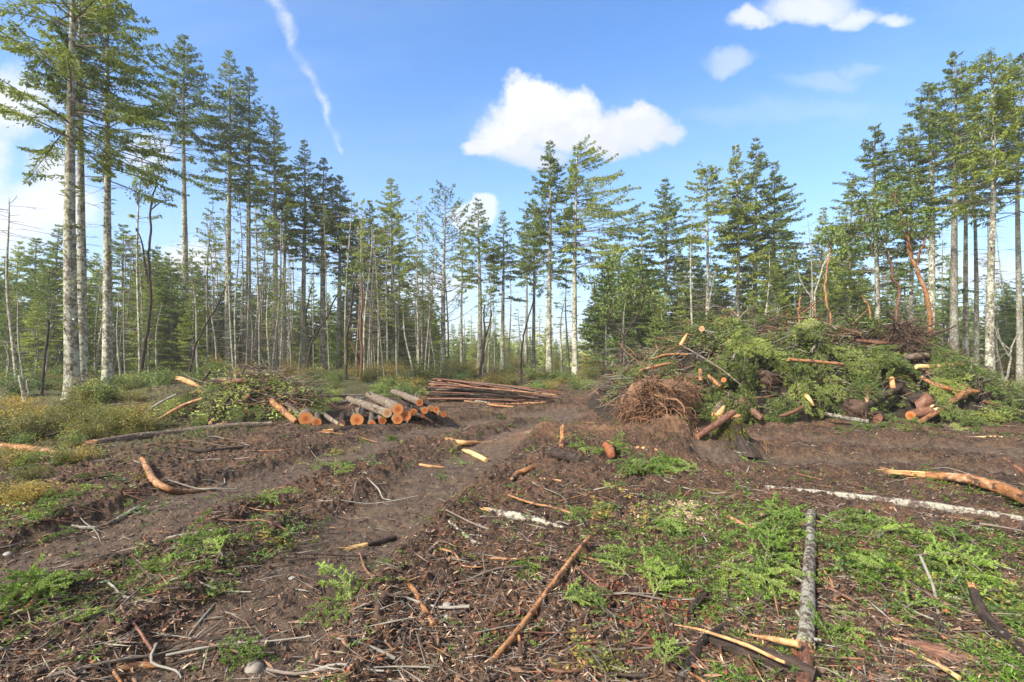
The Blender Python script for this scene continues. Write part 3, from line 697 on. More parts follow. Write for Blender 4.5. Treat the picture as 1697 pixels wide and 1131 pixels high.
# ---------------------------------------------------- crooked broadleaf trees with peeling bark
def px_path(pts, d):
    return np.array([list(at(u, v, d + (q[0] if q else 0))) for (u, v, *q) in pts])
def smooth_path(P, n=4):
    P = np.asarray(P, float); m = len(P)
    if m < 3: return P
    out = []
    for i in range(m - 1):
        p0 = P[max(i - 1, 0)]; p1 = P[i]; p2 = P[i + 1]; p3 = P[min(i + 2, m - 1)]
        for t in np.arange(n) / n:
            out.append(.5 * ((2 * p1) + (p2 - p0) * t + (2 * p0 - 5 * p1 + 4 * p2 - p3) * t * t + (3 * p1 - p0 - 3 * p2 + p3) * t ** 3))
    out.append(P[-1]); return np.array(out)
def crooked_tree(name, label, d, stems, clumps, mat, seed, leafmat=None, cat='crooked tree', group=None):
    """stems: (photo path, px width at start, at end); clumps: (u, v, radius px, leaves)"""
    rng = np.random.default_rng(seed)
    u0, v0 = stems[0][0][0][:2]; x = (u0 - CX) / F * d; base = Vector((x, d, gzs(x, d)))
    root = empty(name, base)
    for i, (pts, w0, w1) in enumerate(stems):
        P = smooth_path(px_path(pts, d)); P[:, 1] += np.linspace(0, rng.normal(0, .3), len(P)) if i else 0
        if i == 0 and P[0, 2] > base.z - .1: P = np.concatenate([[[P[0, 0], P[0, 1], base.z - .3]], P])
        P += rng.normal(0, .015, P.shape)
        mb = MB(); tube(mb, P, np.linspace(w0, w1, len(P)) / F * d / 2 * .72, 9, 0, rng, .12)
        mb.build('trunk' if i == 0 else 'branch', [mat], root)
    if clumps:
        mb = MB()
        for (u, v, r, n) in clumps:
            c = np.array(at(u, v, d)); rr = r / F * d
            dv = nrm(rng.normal(0, 1, (n, 3))) * rng.uniform(.15, 1, (n, 1)) ** .5 * rr * np.array([1, 1, .75])
            sub = nrm(rng.normal(0, 1, (n // 9 + 1, 3))) * rr * .65 * np.array([1, 1, .8])
            P = c + sub[rng.integers(0, len(sub), n)] + dv * .38
            kites(mb, P, rng.normal(0, 1, (n, 3)) + np.array([0, 0, -.2]), rng.uniform(.09, .17, n), rng.uniform(.05, .08, n), rng.normal(0, 1, (n, 3)) + np.array([0, 0, 1]))
            for s in sub[:8]: tube(mb, smooth_path(np.array([c - np.array([0, 0, rr * .7]), c + s * .5 + rng.normal(0, .08, 3), c + s * 1.1]), 2), .012, 3, 1)
        mb.build('crown', [leafmat or LEAF_T, TWIG], root, smooth=False)
    return tag(root, label, cat, group)
crooked_tree('arbutus_tree', 'tall crooked tree with flaking orange red bark at right, beside the mossy fir trunk', 20,
    [([(1545, 640), (1546, 590), (1541, 540), (1535, 490), (1522, 455), (1512, 430), (1505, 410), (1503, 385)], 12, 6), ([(1519, 440), (1522, 410), (1526, 395)], 6, 3), ([(1503, 385), (1490, 350), (1478, 320)], 5, 2), ([(1512, 430), (1495, 400), (1470, 375)], 4, 2)],
    [(1480, 320, 42, 500), (1505, 365, 36, 420), (1530, 380, 28, 260), (1470, 380, 34, 300), (1440, 350, 30, 260)], BARK_ORANGE, 1)
crooked_tree('arbutus_tree', 'thin twisted tree with reddish brown bark above the pile, left of the flaking orange one', 18,
    [([(1482, 640), (1484, 540), (1488, 505), (1490, 478), (1480, 462), (1477, 440), (1470, 420), (1462, 400)], 7, 4)], [(1462, 385, 30, 300), (1445, 410, 24, 220)], BARK_RED, 2)
crooked_tree('arbutus_tree', 'thin curved orange stem standing behind the upper root mass of the pile', 17.5,
    [([(1378, 640), (1377, 535), (1370, 505), (1369, 470), (1372, 440), (1380, 400)], 6, 3)], [(1376, 390, 24, 240), (1395, 420, 20, 160)], BARK_TAN, 3)
crooked_tree('sapling', 'short forked yellow orange stem sticking up above the upper root mass', 16.8,
    [([(1323, 640), (1323, 530), (1325, 505), (1326, 490)], 7, 4), ([(1330, 520), (1336, 505), (1337, 500)], 4, 2)], [], BARK_TAN, 4, cat='sapling')
crooked_tree('sapling', 'short curved yellow orange stem right of the forked one above the root mass', 16.8,
    [([(1356, 640), (1355, 540), (1350, 520), (1350, 503)], 5, 3)], [], BARK_TAN, 5, cat='sapling')
crooked_tree('sapling', 'slim tan stem leaning left out of the big brush pile', 17,
    [([(1440, 640), (1442, 520), (1434, 500), (1428, 490)], 5, 3)], [], BARK_TAN, 6, cat='sapling')
crooked_tree('sapling', 'leaning grey brown stem with upswept twigs behind the right part of the pile', 19,
    [([(1360, 560), (1350, 500), (1365, 440), (1385, 395), (1400, 380)], 5, 2), ([(1365, 440), (1380, 420), (1400, 410)], 3, 1), ([(1350, 500), (1330, 470), (1325, 440)], 3, 1)], [(1372, 395, 26, 200)], BARK_THIN, 16, cat='sapling')
crooked_tree('crooked_tree', 'dark twisted trunk with a small leafy top among the trunks at far left', 27,
    [([(233, 618), (240, 575), (246, 540), (250, 490), (248, 462), (246, 420), (250, 385), (249, 350), (255, 320), (262, 292)], 8, 3), ([(246, 470), (240, 430), (235, 400), (225, 378)], 5, 2), ([(249, 350), (262, 335), (275, 330)], 3, 1)],
    [(262, 285, 20, 220), (245, 300, 20, 180), (275, 325, 16, 130), (228, 325, 22, 160)], BARK_DARK, 7)
crooked_tree('crooked_tree', 'forked tree with a dark trunk and leafy crown left of the big pile', 21,
    [([(1029, 625), (1030, 590), (1033, 562), (1022, 540), (1010, 530), (1000, 525)], 9, 3), ([(1032, 562), (1048, 535), (1062, 510), (1066, 485), (1062, 460)], 6, 2)],
    [(1010, 500, 34, 420), (1050, 470, 40, 560), (1085, 500, 30, 330), (985, 470, 26, 240), (1030, 440, 36, 420)], BARK_DARK, 8)
crooked_tree('crooked_tree', 'dark curved bare trunk just right of the middle of the left row', 31,
    [([(572, 625), (575, 590), (574, 560), (580, 530), (583, 500), (586, 470)], 7, 4)], [(588, 455, 26, 240)], BARK_DARK, 9)
crooked_tree('crooked_tree', 'dark trunk leaning right among the left row, forking near eye level', 32,
    [([(508, 615), (512, 590), (520, 560), (540, 530), (550, 505), (562, 485)], 6, 3), ([(520, 560), (508, 540), (512, 500), (520, 470)], 4, 2)], [(566, 478, 20, 160)], BARK_DARK, 10)
crooked_tree('crooked_tree', 'dark leaning forked trunk close behind the stack of poles', 29,
    [([(795, 628), (800, 590), (804, 560), (802, 530), (803, 505)], 7, 3), ([(804, 560), (812, 535), (815, 515)], 4, 2)], [(806, 512, 18, 120)], BARK_DARK, 11)
crooked_tree('crooked_tree', 'bent dark stem standing right of the poles in the misty gap', 28,
    [([(864, 632), (863, 600), (866, 570), (870, 545), (878, 518), (884, 500)], 6, 3)], [], BARK_DARK, 12)
crooked_tree('crooked_tree', 'reddish dark double trunk behind the small cut logs of the log stack', 30,
    [([(597, 625), (600, 590), (597, 550), (600, 500), (598, 460)], 8, 4), ([(590, 625), (592, 600), (585, 580), (580, 565)], 4, 2)], [(600, 430, 30, 260)], BARK_RED, 13)
crooked_tree('leaning_snag', 'broken dead stem leaning right against the firs behind the left brush pile', 28,
    [([(316, 612), (322, 580), (340, 540), (358, 510), (374, 475)], 6, 3)], [], BARK_DARK, 14, cat='snag')
crooked_tree('crooked_tree', 'whitish bare forked sapling in front of the dark wood at far right', 19,
    [([(1665, 640), (1674, 600), (1676, 575), (1690, 548)], 5, 2), ([(1672, 590), (1655, 565), (1648, 545)], 4, 2), ([(1675, 580), (1664, 560), (1668, 540)], 2, 1)], [], BARK_PALE, 15)
crooked_tree('snag', 'short mossy leaning broken stem in the yellow shrubs at left', 13,
    [([(42, 690), (40, 665), (36, 640), (33, 622)], 9, 6), ([(40, 675), (47, 655), (48, 628)], 4, 3)], [], BARK_THIN, 17, cat='snag')
crooked_tree('snag', 'dark bent broken stem behind the yellow shrubs, left of the thick fir pair', 20,
    [([(70, 640), (73, 600), (78, 565), (80, 530)], 6, 5)], [], BARK_DARK, 18, cat='snag')

# ================================================================== UNDERGROWTH
def shrub(seed, leafm, h=.9, r=.6, n=3300, ls=(.03, .062), name='shrub'):
    rng = np.random.default_rng(seed); root = empty(name)
    sm = MB(); lm = MB(); tips = []
    for i in range(26):
        a = rng.uniform(0, 6.283); q = rng.uniform(.2, 1) ** .6 * r; zt = h * rng.uniform(.25, 1.25) * (1 - .35 * (q / r) ** 2)
        P = smooth_path([(rng.normal(0, .05), rng.normal(0, .05), -.1), (math.sin(a) * q * .45, math.cos(a) * q * .45, zt * .55), (math.sin(a) * q, math.cos(a) * q, zt)], 3)
        tube(sm, P, np.linspace(.010, .003, len(P)), 3, 0); tips.append(P)
        for _ in range(3):
            k = rng.integers(2, len(P)); d = rng.normal(0, .5, 3) * r * .4; Q = np.array([P[k - 1], P[k - 1] + d * .5 + [0, 0, .05], P[k - 1] + d]); Q = smooth_path(Q, 2)
            tube(sm, Q, .003, 3, 0); tips.append(Q)
    T_ = [tips[i] for i in rng.integers(0, len(tips), n)]
    P = np.array([t[min(len(t) - 1, int((.35 + .65 * rng.random()) * len(t)))] for t in T_]) + rng.normal(0, .075, (n, 3))
    P[:, 2] = np.maximum(P[:, 2], .02)
    L = rng.uniform(*ls, n)
    kites(lm, P, rng.normal(0, 1, (n, 3)) * [1, 1, .5], L, L * rng.uniform(.4, .65, n), rng.normal(0, .6, (n, 3)) + [0, 0, 1])
    sm.build('stems', [TWIG], root, local=True); lm.build('leaves', [leafm], root, local=True, smooth=False)
    return root
SV = [shrub(900, LEAF, .9, .65), shrub(901, LEAF, .7, .75, 2600), shrub(902, LEAF_G, .8, .6, 1900, (.05, .09)), shrub(903, LEAF, 1.2, .6, 2800), shrub(904, FIR_PILE, .6, .6, 2600, (.04, .07))]
usedv = [0] * 5; rng = np.random.default_rng(31)
def put_shrub(x, y, k, s, lab):
    o = SV[k]
    if usedv[k]: o = dup(o)
    usedv[k] = 1
    o.location = (x, y, gzs(x, y)); o.scale = (s * rng.uniform(.7, 1.5), s * rng.uniform(.7, 1.4), s * rng.uniform(.45, 1.05)); o.rotation_euler.z = rng.uniform(0, 6.28)
    kind = ['bushy olive yellow', 'low wide yellowish', 'fresh green broad leaved', 'tall thin yellowish', 'low feathery green'][k]
    tag(o, kind + ' shrub ' + lab, 'shrub', 'wild shrubs round the clearing')
def zone_shrubs(n, us, vs, ks, ss, lab):
    for i in range(n):
        u = rng.uniform(*us); v = rng.uniform(*vs); p = gp(u, v)
        if pile(p[0], p[1]) > .1 and rng.random() < .8: continue
        put_shrub(p[0], p[1], int(rng.choice(ks)), rng.uniform(*ss), lab)
zone_shrubs(46, (-60, 250), (668, 738), (0, 1, 1, 3, 0), (.42, .8), 'in the yellow thicket at left')
zone_shrubs(26, (-60, 420), (632, 668), (0, 1, 2, 3, 4), (.8, 1.3), 'round the feet of the trunks at left')
zone_shrubs(22, (420, 700), (628, 652), (0, 1, 2, 4, 4), (.8, 1.2), 'between the log stack and the left row of firs')
zone_shrubs(12, (500, 700), (652, 664), (4, 2, 4), (.5, .8), 'low behind the log stack')
zone_shrubs(26, (700, 985), (624, 640), (0, 3, 0, 1, 2), (.75, 1.2), 'behind the stack of poles in the gap')
zone_shrubs(8, (880, 990), (640, 655), (0, 2, 4), (.5, .8), 'right of the stack of poles')
zone_shrubs(20, (1600, 1780), (640, 700), (2, 4, 2, 4, 0), (.6, 1.0), 'right of the big brush pile')
zone_shrubs(10, (-70, 70), (790, 850), (1, 0), (.22, .42), 'low at the left edge beside the churned soil')
zone_shrubs(8, (-60, 200), (740, 775), (1, 2, 4), (.3, .5), 'by the orange barked log at the left edge')
for i in range(75):
    u = rng.uniform(-200, 1900); d = rng.uniform(26, 48); x = (u - CX) / F * d
    put_shrub(x, d, int(rng.choice([0, 1, 3, 0, 4])), rng.uniform(1.1, 1.9), 'under the trees ' + ('at left' if u < 700 else ('in the misty gap' if u < 1000 else 'behind the big brush pile')))

# ================================================================== LOGS, POLES, STICKS
def spikes(mb, rng, c, d, r, L, n, mat=0):
    c = np.asarray(c, float); d = nrm(np.asarray(d, float)); ref = np.array([0, 0, 1.]) if abs(d[2]) < .8 else np.array([1., 0, 0])
    N = nrm(np.cross(d, ref)); B = np.cross(d, N)
    for i in range(n):
        a = rng.uniform(0, 6.283); q = rng.uniform(0, .75) ** .5 * r; o = N * math.cos(a) * q + B * math.sin(a) * q
        l = L * rng.uniform(.25, 1) * (1 - .3 * q / r); w = r * rng.uniform(.16, .42)
        P = np.array([c + o - d * r * .6, c + o * 1.02 + d * l * .45, c + o * rng.uniform(.7, 1.3) + d * l + rng.normal(0, .06, 3) * l])
        tube(mb, P, [w, w * .75, .0015], 4, mat)
def log(label, P, R, barkm, cut0=None, cut1=None, name='log', cat='log', group=None, split=None, seed=0, k=16, wob=.05, knots=0, splitm=None):
    """P world points, R radii; cut0/cut1 materials of sawn ends; split=(end, length, n) for a torn end"""
    rng = np.random.default_rng(seed + 17); P = smooth_path(P, 4) if len(P) > 2 else np.asarray([np.asarray(P[0], float) + (np.asarray(P[-1], float) - np.asarray(P[0], float)) * t for t in np.linspace(0, 1, 7)])
    R = np.interp(np.linspace(0, 1, len(P)), np.linspace(0, 1, len(np.atleast_1d(R))), np.atleast_1d(R))
    P = P + rng.normal(0, .06, P.shape) * R[:, None]
    base = Vector(P[0]) - Vector((0, 0, float(R[0]))); root = empty(name, base)
    mb = MB(); V, T_, N, B = tube(mb, P, R, k, 0, rng, wob, off=rng.uniform(0, 3))
    for e, cm_ in ((0, cut0), (-1, cut1)):
        sgn = -1 if e == 0 else 1
        if cm_ is None: cap(mb, V[e], P[e], sgn * T_[e], 0, bulge=R[e] * .2)
    for i in range(knots):
        q = rng.integers(1, len(P) - 1); d = nrm(rng.normal(0, 1, 3) + np.array([0, 0, .4])); d = nrm(d - T_[q] * (d @ T_[q]))
        tube(mb, np.array([P[q] + d * R[q] * .7, P[q] + d * R[q] * rng.uniform(1.3, 2.4)]), [R[q] * .28, R[q] * .16], 6, 0)
    mb.build('bark', [barkm], root)
    for e, cm_ in ((0, cut0), (-1, cut1)):
        if cm_ is not None:
            sgn = -1 if e == 0 else 1
            c = MB(); Vp = V[e] + sgn * T_[e] * .002; cap(c, Vp, P[e] + sgn * T_[e] * .002, sgn * T_[e]); c.build('cut_face', [cm_], root, smooth=False)
    if split:
        e, L, n = split; sgn = -1 if e == 0 else 1
        c = MB(); spikes(c, rng, P[e], T_[e] * sgn, R[e], L, n); c.build('splintered_end', [splitm or RAW], root, smooth=False)
    return tag(root, label, cat, group)
def gpath(px, w, lift=0.0):
    """points lying on the ground under photo pixels; w = width in px (start, end); third entry lifts a point"""
    ws = np.interp(np.linspace(0, 1, len(px)), np.linspace(0, 1, len(w)), w); P = []; R = []
    for (u, v, *l), ww in zip(px, ws):
        p = gp(u, v); r = ww / F * p[1] / 2
        P.append([p[0], p[1], p[2] + r * .75 + .012 + lift + (l[0] if l else 0)]); R.append(r)
    return np.array(P), np.array(R)
def glog(label, px, w, barkm, **kw):
    lift = kw.pop('lift', 0); P, R = gpath(px, w, lift); return log(label, P, R, barkm, **kw)

# foreground and middle pieces, one by one
glog('upright looking pale lichened log in the right foreground, pointing away from the viewer', [(1344, 862, .02), (1341, 940, .03), (1337, 1040, .03), (1335, 1086, .02)], (14, 18, 24, 27), BARK_WHITE, seed=1, knots=3, k=20)
glog('peeled red orange butt end broken off the pale lichened foreground log', [(1335, 1090), (1334, 1118), (1332, 1150)], (26, 25, 24), BARK_RED, seed=2, split=(0, .09, 9), name='log_end', k=18)
glog('long slim log coated in white lichen lying across the right middle ground', [(1268, 813), (1380, 826), (1480, 838), (1580, 852), (1720, 874)], (8, 11, 13, 14, 13), BARK_WHITE, seed=3, knots=4)
glog('thick orange stripped log with a torn tapering point at the right edge', [(1535, 800, .06), (1600, 812, .08), (1660, 832, .08), (1740, 862, .04)], (11, 16, 20, 21), BARK_ORANGE, seed=4, split=(0, .62, 22), splitm=RAW, k=18, wob=.12)
glog('long straight peeled brown orange pole in the centre foreground', [(976, 910, .08), (930, 968, .06), (893, 1014, .03), (845, 1074, .02), (782, 1145, .0)], (6, 7.5, 9, 10, 11), BARK_TAN, cut0=CUT_PALE, name='pole', cat='pole', seed=5, knots=2)
glog('smooth orange barked log at the left edge among green plants', [(-30, 745), (30, 748), (70, 752), (105, 757)], (13, 13, 10, 8), BARK_ORANGE, seed=6)
glog('long thin grey lichened log at left with a peeled orange broken end', [(160, 740), (230, 731), (300, 722), (370, 713), (450, 707)], (12, 13, 12, 11, 9), BARK_LOG, seed=7, knots=5)
glog('orange peeled end piece of the long thin grey log at left', [(122, 743), (140, 742), (162, 740)], (9, 11, 11), BARK_ORANGE, seed=8, split=(0, .12, 7), name='log_end')
glog('bent orange brown branch like an elbow on the soil at left', [(236, 776, .10), (248, 795, .04), (262, 807), (300, 812), (350, 813)], (7, 11, 12, 9, 6), BARK_TAN, seed=9, knots=3, name='branch', cat='branch')
glog('grey lichened stick lying below the elbow shaped branch at left', [(118, 862), (160, 856), (195, 848), (232, 841)], (5, 6, 8, 5), BARK_WHITE, seed=10, name='stick', cat='stick')
glog('short dark stick with a red sawn end near the left edge', [(44, 831), (60, 839), (74, 847)], (7, 8, 8), BARK_DARK, cut1=CUT, seed=11, name='stick', cat='stick')
glog('dark short stick with a long pale splintered end on the track', [(608, 909), (630, 904), (656, 896)], (9, 9, 8), BARK_DARK, seed=12, split=(0, .34, 16), splitm=RAW_YELLOW, name='stick', cat='stick')
glog('yellow orange peeled stick with a knob end in the centre foreground', [(664, 962), (684, 982), (702, 1012), (719, 1044)], (6, 8, 8, 11), BARK_ORANGE, seed=13, name='stick', cat='stick')
glog('thin curved root joining the top of the knobbed peeled stick', [(596, 925, .03), (606, 948), (625, 962), (664, 966)], (2.5, 4, 5, 5), ROOT, seed=14, name='root', cat='root')
glog('dark curved root with a thick hooked head in the centre foreground', [(636, 1004, .04), (626, 1022, .02), (630, 1032), (665, 1028), (705, 1012), (735, 990), (762, 972)], (12, 13, 9, 5, 4, 3, 2), ROOT_DARK, seed=15, name='root', cat='root')
glog('short dark wet barked chunk of log in the middle of the clearing', [(911, 763, .03), (932, 766, .03), (955, 770, .03)], (17, 19, 17), BARK_DARK, cut1=BARK_LOG, seed=16, k=18, name='log_chunk')
glog('small orange and black stub left of the dark chunk', [(848, 798), (858, 789), (872, 785), (886, 778)], (6, 9, 9, 8), BARK_ORANGE, cut1=CUT, seed=17, name='stub', cat='stick')
glog('flat grey bark slab with a torn orange left end in the centre', [(812, 852), (850, 862), (890, 870), (935, 880)], (8, 14, 12, 5), BARK_WHITE, seed=18, split=(0, .22, 8), name='bark_slab', cat='bark')
glog('charred looking lichened branch sloping up at the bottom right of centre', [(1126, 1140), (1150, 1098), (1165, 1072), (1188, 1054), (1212, 1040)], (15, 15, 14, 12, 9), BARK_DARK, seed=19, name='branch', cat='branch', knots=3)
glog('thick dark wet log at the bottom edge left of the pale lichened log', [(1180, 1068), (1230, 1090), (1290, 1112), (1350, 1140)], (20, 26, 30, 32), BARK_DARK, seed=20)
glog('long yellow orange splinter resting on the dark bottom log', [(1118, 1056, .06), (1170, 1078, .09), (1240, 1108, .10), (1300, 1138, .10)], (1.5, 5, 7, 6), RAW, seed=21, name='splinter', cat='splinter', k=5, wob=.2)
glog('dark curved broken branch with a bright orange torn tip at right', [(1612, 1012, .10), (1628, 1040, .06), (1655, 1066, .03), (1705, 1098)], (12, 18, 18, 16), BARK_DARK, seed=22, split=(0, .16, 10), name='branch', cat='branch')
glog('dark red barked log at the bottom right with splintered orange end', [(1500, 1074), (1550, 1092), (1590, 1104), (1622, 1116)], (14, 22, 26, 24), BARK_RED, cut1=CUT, seed=23, split=(0, .12, 8))
glog('bundle of long orange splinters at the bottom edge by the red log', [(1530, 1105, .03), (1560, 1122, .03), (1590, 1142, .03)], (4, 8, 9), RAW_YELLOW, seed=24, split=(0, .12, 8), name='splinter', cat='splinter', k=5)
glog('orange torn splinter leaning against the butt of the pale lichened log', [(1248, 1072, .05), (1285, 1092, .08), (1325, 1108, .10)], (3, 10, 13), RAW, seed=25, split=(0, .10, 6), name='splinter', cat='splinter', k=6)
glog('grey forked twig standing among the greens right of the pale log', [(1525, 948, .10), (1546, 988, .05), (1556, 1030, .02)], (4, 5, 5), TWIG_PALE, seed=26, name='twig', cat='twig')
glog('dark knobbly branch below the grey forked twig at right', [(1545, 1028), (1562, 1050), (1578, 1072)], (12, 14, 8), BARK_DARK, seed=27, name='branch', cat='branch')
glog('thin brown branch running down from the pale log into the greens', [(1345, 978, .05), (1400, 1000, .03), (1440, 1020), (1490, 1036)], (3, 5, 6, 6), BARK_RED, seed=28, name='branch', cat='branch')
glog('thin reddish branch with an orange tip right of the pale log', [(1402, 1002), (1435, 1020), (1482, 1038)], (4, 7, 6), BARK_DARK, seed=29, split=(0, .05, 4), name='branch', cat='branch')
glog('dark thin curved branch from the right edge across the greens', [(1720, 1040), (1660, 1005), (1610, 975), (1560, 952)], (5, 6, 5, 3), BARK_DARK, seed=30, name='branch', cat='branch')
glog('pale curved branch with a blunt end lying on the greens at right', [(1455, 900, .03), (1475, 890, .04), (1510, 884), (1555, 884)], (6, 5, 4, 3), TWIG_PALE, seed=31, name='branch', cat='branch')
glog('small pale orange bone shaped stick right of the sawdust patch', [(1206, 862), (1225, 872), (1250, 880)], (8, 8, 5), BARK_TAN, seed=32, name='stick', cat='stick')
glog('thin grey stick right of centre pointing down to the long peeled pole', [(745, 872, .02), (775, 895), (810, 915), (838, 925)], (6, 6, 5, 3), BARK_WHITE, seed=33, name='stick', cat='stick')
glog('thin brown stick crossing below the grey stick near the centre', [(758, 948), (790, 972), (830, 995)], (3, 4, 3), BARK_DARK, seed=34, name='stick', cat='stick')
glog('long thin brown branch across the mound in the centre', [(842, 828, .03), (880, 842, .03), (925, 850, .02), (968, 864)], (3, 4, 4, 4), BARK_TAN, seed=35, name='branch', cat='branch')
glog('dark stub leaning in the debris left of the charred branch', [(1142, 1020), (1160, 1000), (1178, 982)], (9, 11, 9), BARK_DARK, seed=36, name='stub', cat='stick')
glog('dark wet stick under the charred branch at the bottom', [(1060, 1120), (1105, 1090), (1135, 1075)], (6, 7, 6), BARK_DARK, seed=37, name='stick', cat='stick')
glog('short orange peeled stick upright at the bottom left of the long pole', [(860, 1076, .06), (864, 1105, .02), (867, 1135)], (5, 7, 8), BARK_ORANGE, seed=38, name='stick', cat='stick')
glog('flat pale piece of bark at the bottom left', [(200, 1118), (230, 1112), (264, 1111)], (8, 13, 8), BARK_TAN, seed=39, name='bark_piece', cat='bark')
glog('pointed pale wood sliver sticking out of the greens at bottom left', [(40, 1018), (55, 1002), (73, 984, .04)], (10, 9, 3), RAW, seed=40, name='splinter', cat='splinter', k=5)
glog('grey thin stick on the left track', [(24, 972), (60, 955), (118, 938)], (3, 4, 2), TWIG_PALE, seed=41, name='stick', cat='stick')
glog('pale lichened twig across the debris ridge at lower left', [(310, 1062), (335, 1030), (355, 1006)], (3, 4, 3), TWIG_PALE, seed=42, name='twig', cat='twig')
glog('grey twig along the debris ridge at left centre', [(235, 905), (290, 893), (352, 884)], (3, 4, 5), TWIG_PALE, seed=43, name='twig', cat='twig')
glog('orange splintered strip on the far part of the tracks', [(740, 731), (765, 734), (790, 737)], (6, 9, 6), RAW, seed=44, split=(0, .1, 5), name='splinter', cat='splinter', k=6)
glog('thin dark branch lying left of the far orange strip', [(682, 712), (700, 724), (738, 731)], (2, 4, 4), BARK_DARK, seed=45, name='branch', cat='branch')
glog('pale wedge of split wood near the reddish mound', [(768, 750), (785, 758), (806, 768)], (6, 10, 9), RAW_YELLOW, seed=46, name='splinter', cat='splinter', k=5)
glog('small orange split piece left of the pale wedge', [(695, 773), (715, 777), (735, 778)], (4, 6, 3), RAW, seed=47, name='splinter', cat='splinter', k=5)
glog('upright broken orange stub poking out of the middle soil', [(931, 746), (932, 735, .12), (931, 724, .24)], (9, 8, 6), BARK_ORANGE, seed=48, split=(-1, .08, 5), name='stub', cat='stick')
glog('thin orange strip lying right of the small orange stub', [(888, 796), (905, 798), (930, 800)], (3, 5, 3), RAW, seed=49, name='splinter', cat='splinter', k=5)
glog('reddish torn bark chunk among bright fir boughs in the centre', [(1002, 748, .06), (1010, 757, .08), (1014, 766, .05)], (9, 16, 10), RAW_RED, seed=50, name='bark_piece', cat='bark', k=7, wob=.25)
glog('flat tan splintered slab above the bright fir boughs', [(1030, 748), (1060, 749), (1090, 749)], (5, 9, 4), RAW, seed=51, name='splinter', cat='splinter', k=6)
glog('long torn orange strip at the right edge beyond the track', [(1622, 727), (1660, 733), (1720, 738)], (3, 7, 9), RAW_YELLOW, seed=52, split=(0, .2, 6), name='splinter', cat='splinter', k=6)
glog('short dark log at the right edge beyond the orange stripped log', [(1664, 780), (1700, 792)], (7, 9), BARK_RED, seed=53)
glog('dark broken branch lying behind the log at the left edge', [(75, 735, .1), (110, 722, .16), (150, 713, .16), (205, 712, .12)], (3, 6, 6, 3), BARK_DARK, seed=54, name='branch', cat='branch')
glog('dark crooked branch on the soil beyond the elbow shaped branch', [(300, 745), (340, 752), (380, 748), (420, 742)], (4, 7, 6, 3), BARK_DARK, seed=55, name='branch', cat='branch')
glog('thin dark branch through the low plants at the left edge', [(-20, 820), (50, 812), (110, 805), (190, 790)], (4, 6, 6, 3), BARK_DARK, seed=56, name='branch', cat='branch')
glog('long dark branch below the log at the left edge', [(10, 790), (70, 782), (140, 772), (205, 764)], (3, 5, 5, 3), BARK_DARK, seed=57, name='branch', cat='branch')
glog('dark split log with an orange torn left end in front of the log stack', [(552, 718), (580, 716), (610, 714), (640, 716)], (7, 11, 11, 6), BARK_DARK, seed=58, split=(0, .35, 10), knots=3)
glog('thin leaning broken sapling in front of the right end of the log stack', [(675, 706, 0), (681, 690, .16), (690, 672, .36)], (2.5, 2.5, 1.5), TWIG_PALE, seed=59, name='twig', cat='twig')

# the log stack
STK = [
 ('large top log of the log stack with a bright round sawn face', 660, 678, 10, 11.0, (-1.75, 4.0, -.05), BARK_LOG, CUT),
 ('long mossy log left of the top log, its ragged pale sawn face turned right', 641, 685, 8.5, 11.1, (-2.1, 4.0, -.12), BARK_LOG, CUT_PALE),
 ('sawn log low at the right under the top log, with the widest face', 673, 689.5, 10, 11.1, (-1.3, 3.2, -.08), BARK_LOG, CUT),
 ('sawn log directly under the top log, its face low and round', 659, 695.5, 9, 11.0, (-1.2, 3.2, -.05), BARK_LOG, CUT),
 ('thick short log alone left of the stack with a big orange face', 591, 696, 11.5, 10.9, (-.42, 1.7, -.02), BARK_LOG, CUT),
 ('small log with a low orange face right of the thick short log', 616, 704, 7, 10.8, (-.55, 2.0, -.02), BARK_LOG, CUT),
 ('log with a dark reddish face tucked behind the low small face', 634, 697, 7, 11.3, (-.8, 2.6, -.02), BARK_LOG, CUT),
 ('left log of the stack with a broad orange face on dark soil', 507, 698, 12.5, 10.9, (-.80, 2.0, -.02), BARK_LOG, CUT),
 ('smaller orange log pressed to the right side of the broad left face', 524, 701, 8.5, 10.85, (-.62, 1.6, -.02), BARK_LOG, CUT),
 ('upper small log at the right part of the stack under fir needles', 695, 667, 6.8, 11.5, (-1.3, 3.0, .0), BARK_LOG, CUT),
 ('leftmost of the row of small round faces at the right of the stack', 703, 680, 6.2, 11.4, (-1.1, 3.0, -.02), BARK_DARK, CUT),
 ('second of the row of small round faces at the right of the stack', 713.5, 677, 5.8, 11.5, (-1.1, 3.2, -.02), BARK_DARK, CUT_PALE),
 ('third and yellowest of the row of small round faces at the right', 722.5, 679, 5.8, 11.5, (-1.1, 3.0, -.02), BARK_DARK, CUT),
 ('lowest small log at the right end of the stack', 735, 687, 5.2, 11.4, (-1.2, 2.5, -.02), BARK_DARK, CUT),
 ('small log just left of the last one at the right end', 728, 684.5, 4.6, 11.5, (-1.2, 2.6, -.02), BARK_LOG, CUT_PALE),
 ('tiny log face below the row of small round faces', 700, 689.5, 3.6, 11.3, (-1.2, 2.0, -.02), BARK_DARK, CUT),
 ('half hidden log behind the widest face of the stack', 685, 684, 6.5, 11.6, (-1.2, 3.0, -.02), BARK_DARK, CUT),
 ('dark muddy log face between the left log and the thick short log', 566, 703, 6.5, 11, (-.4, 1.3, -.02), BARK_DARK, BARK_RED),
]
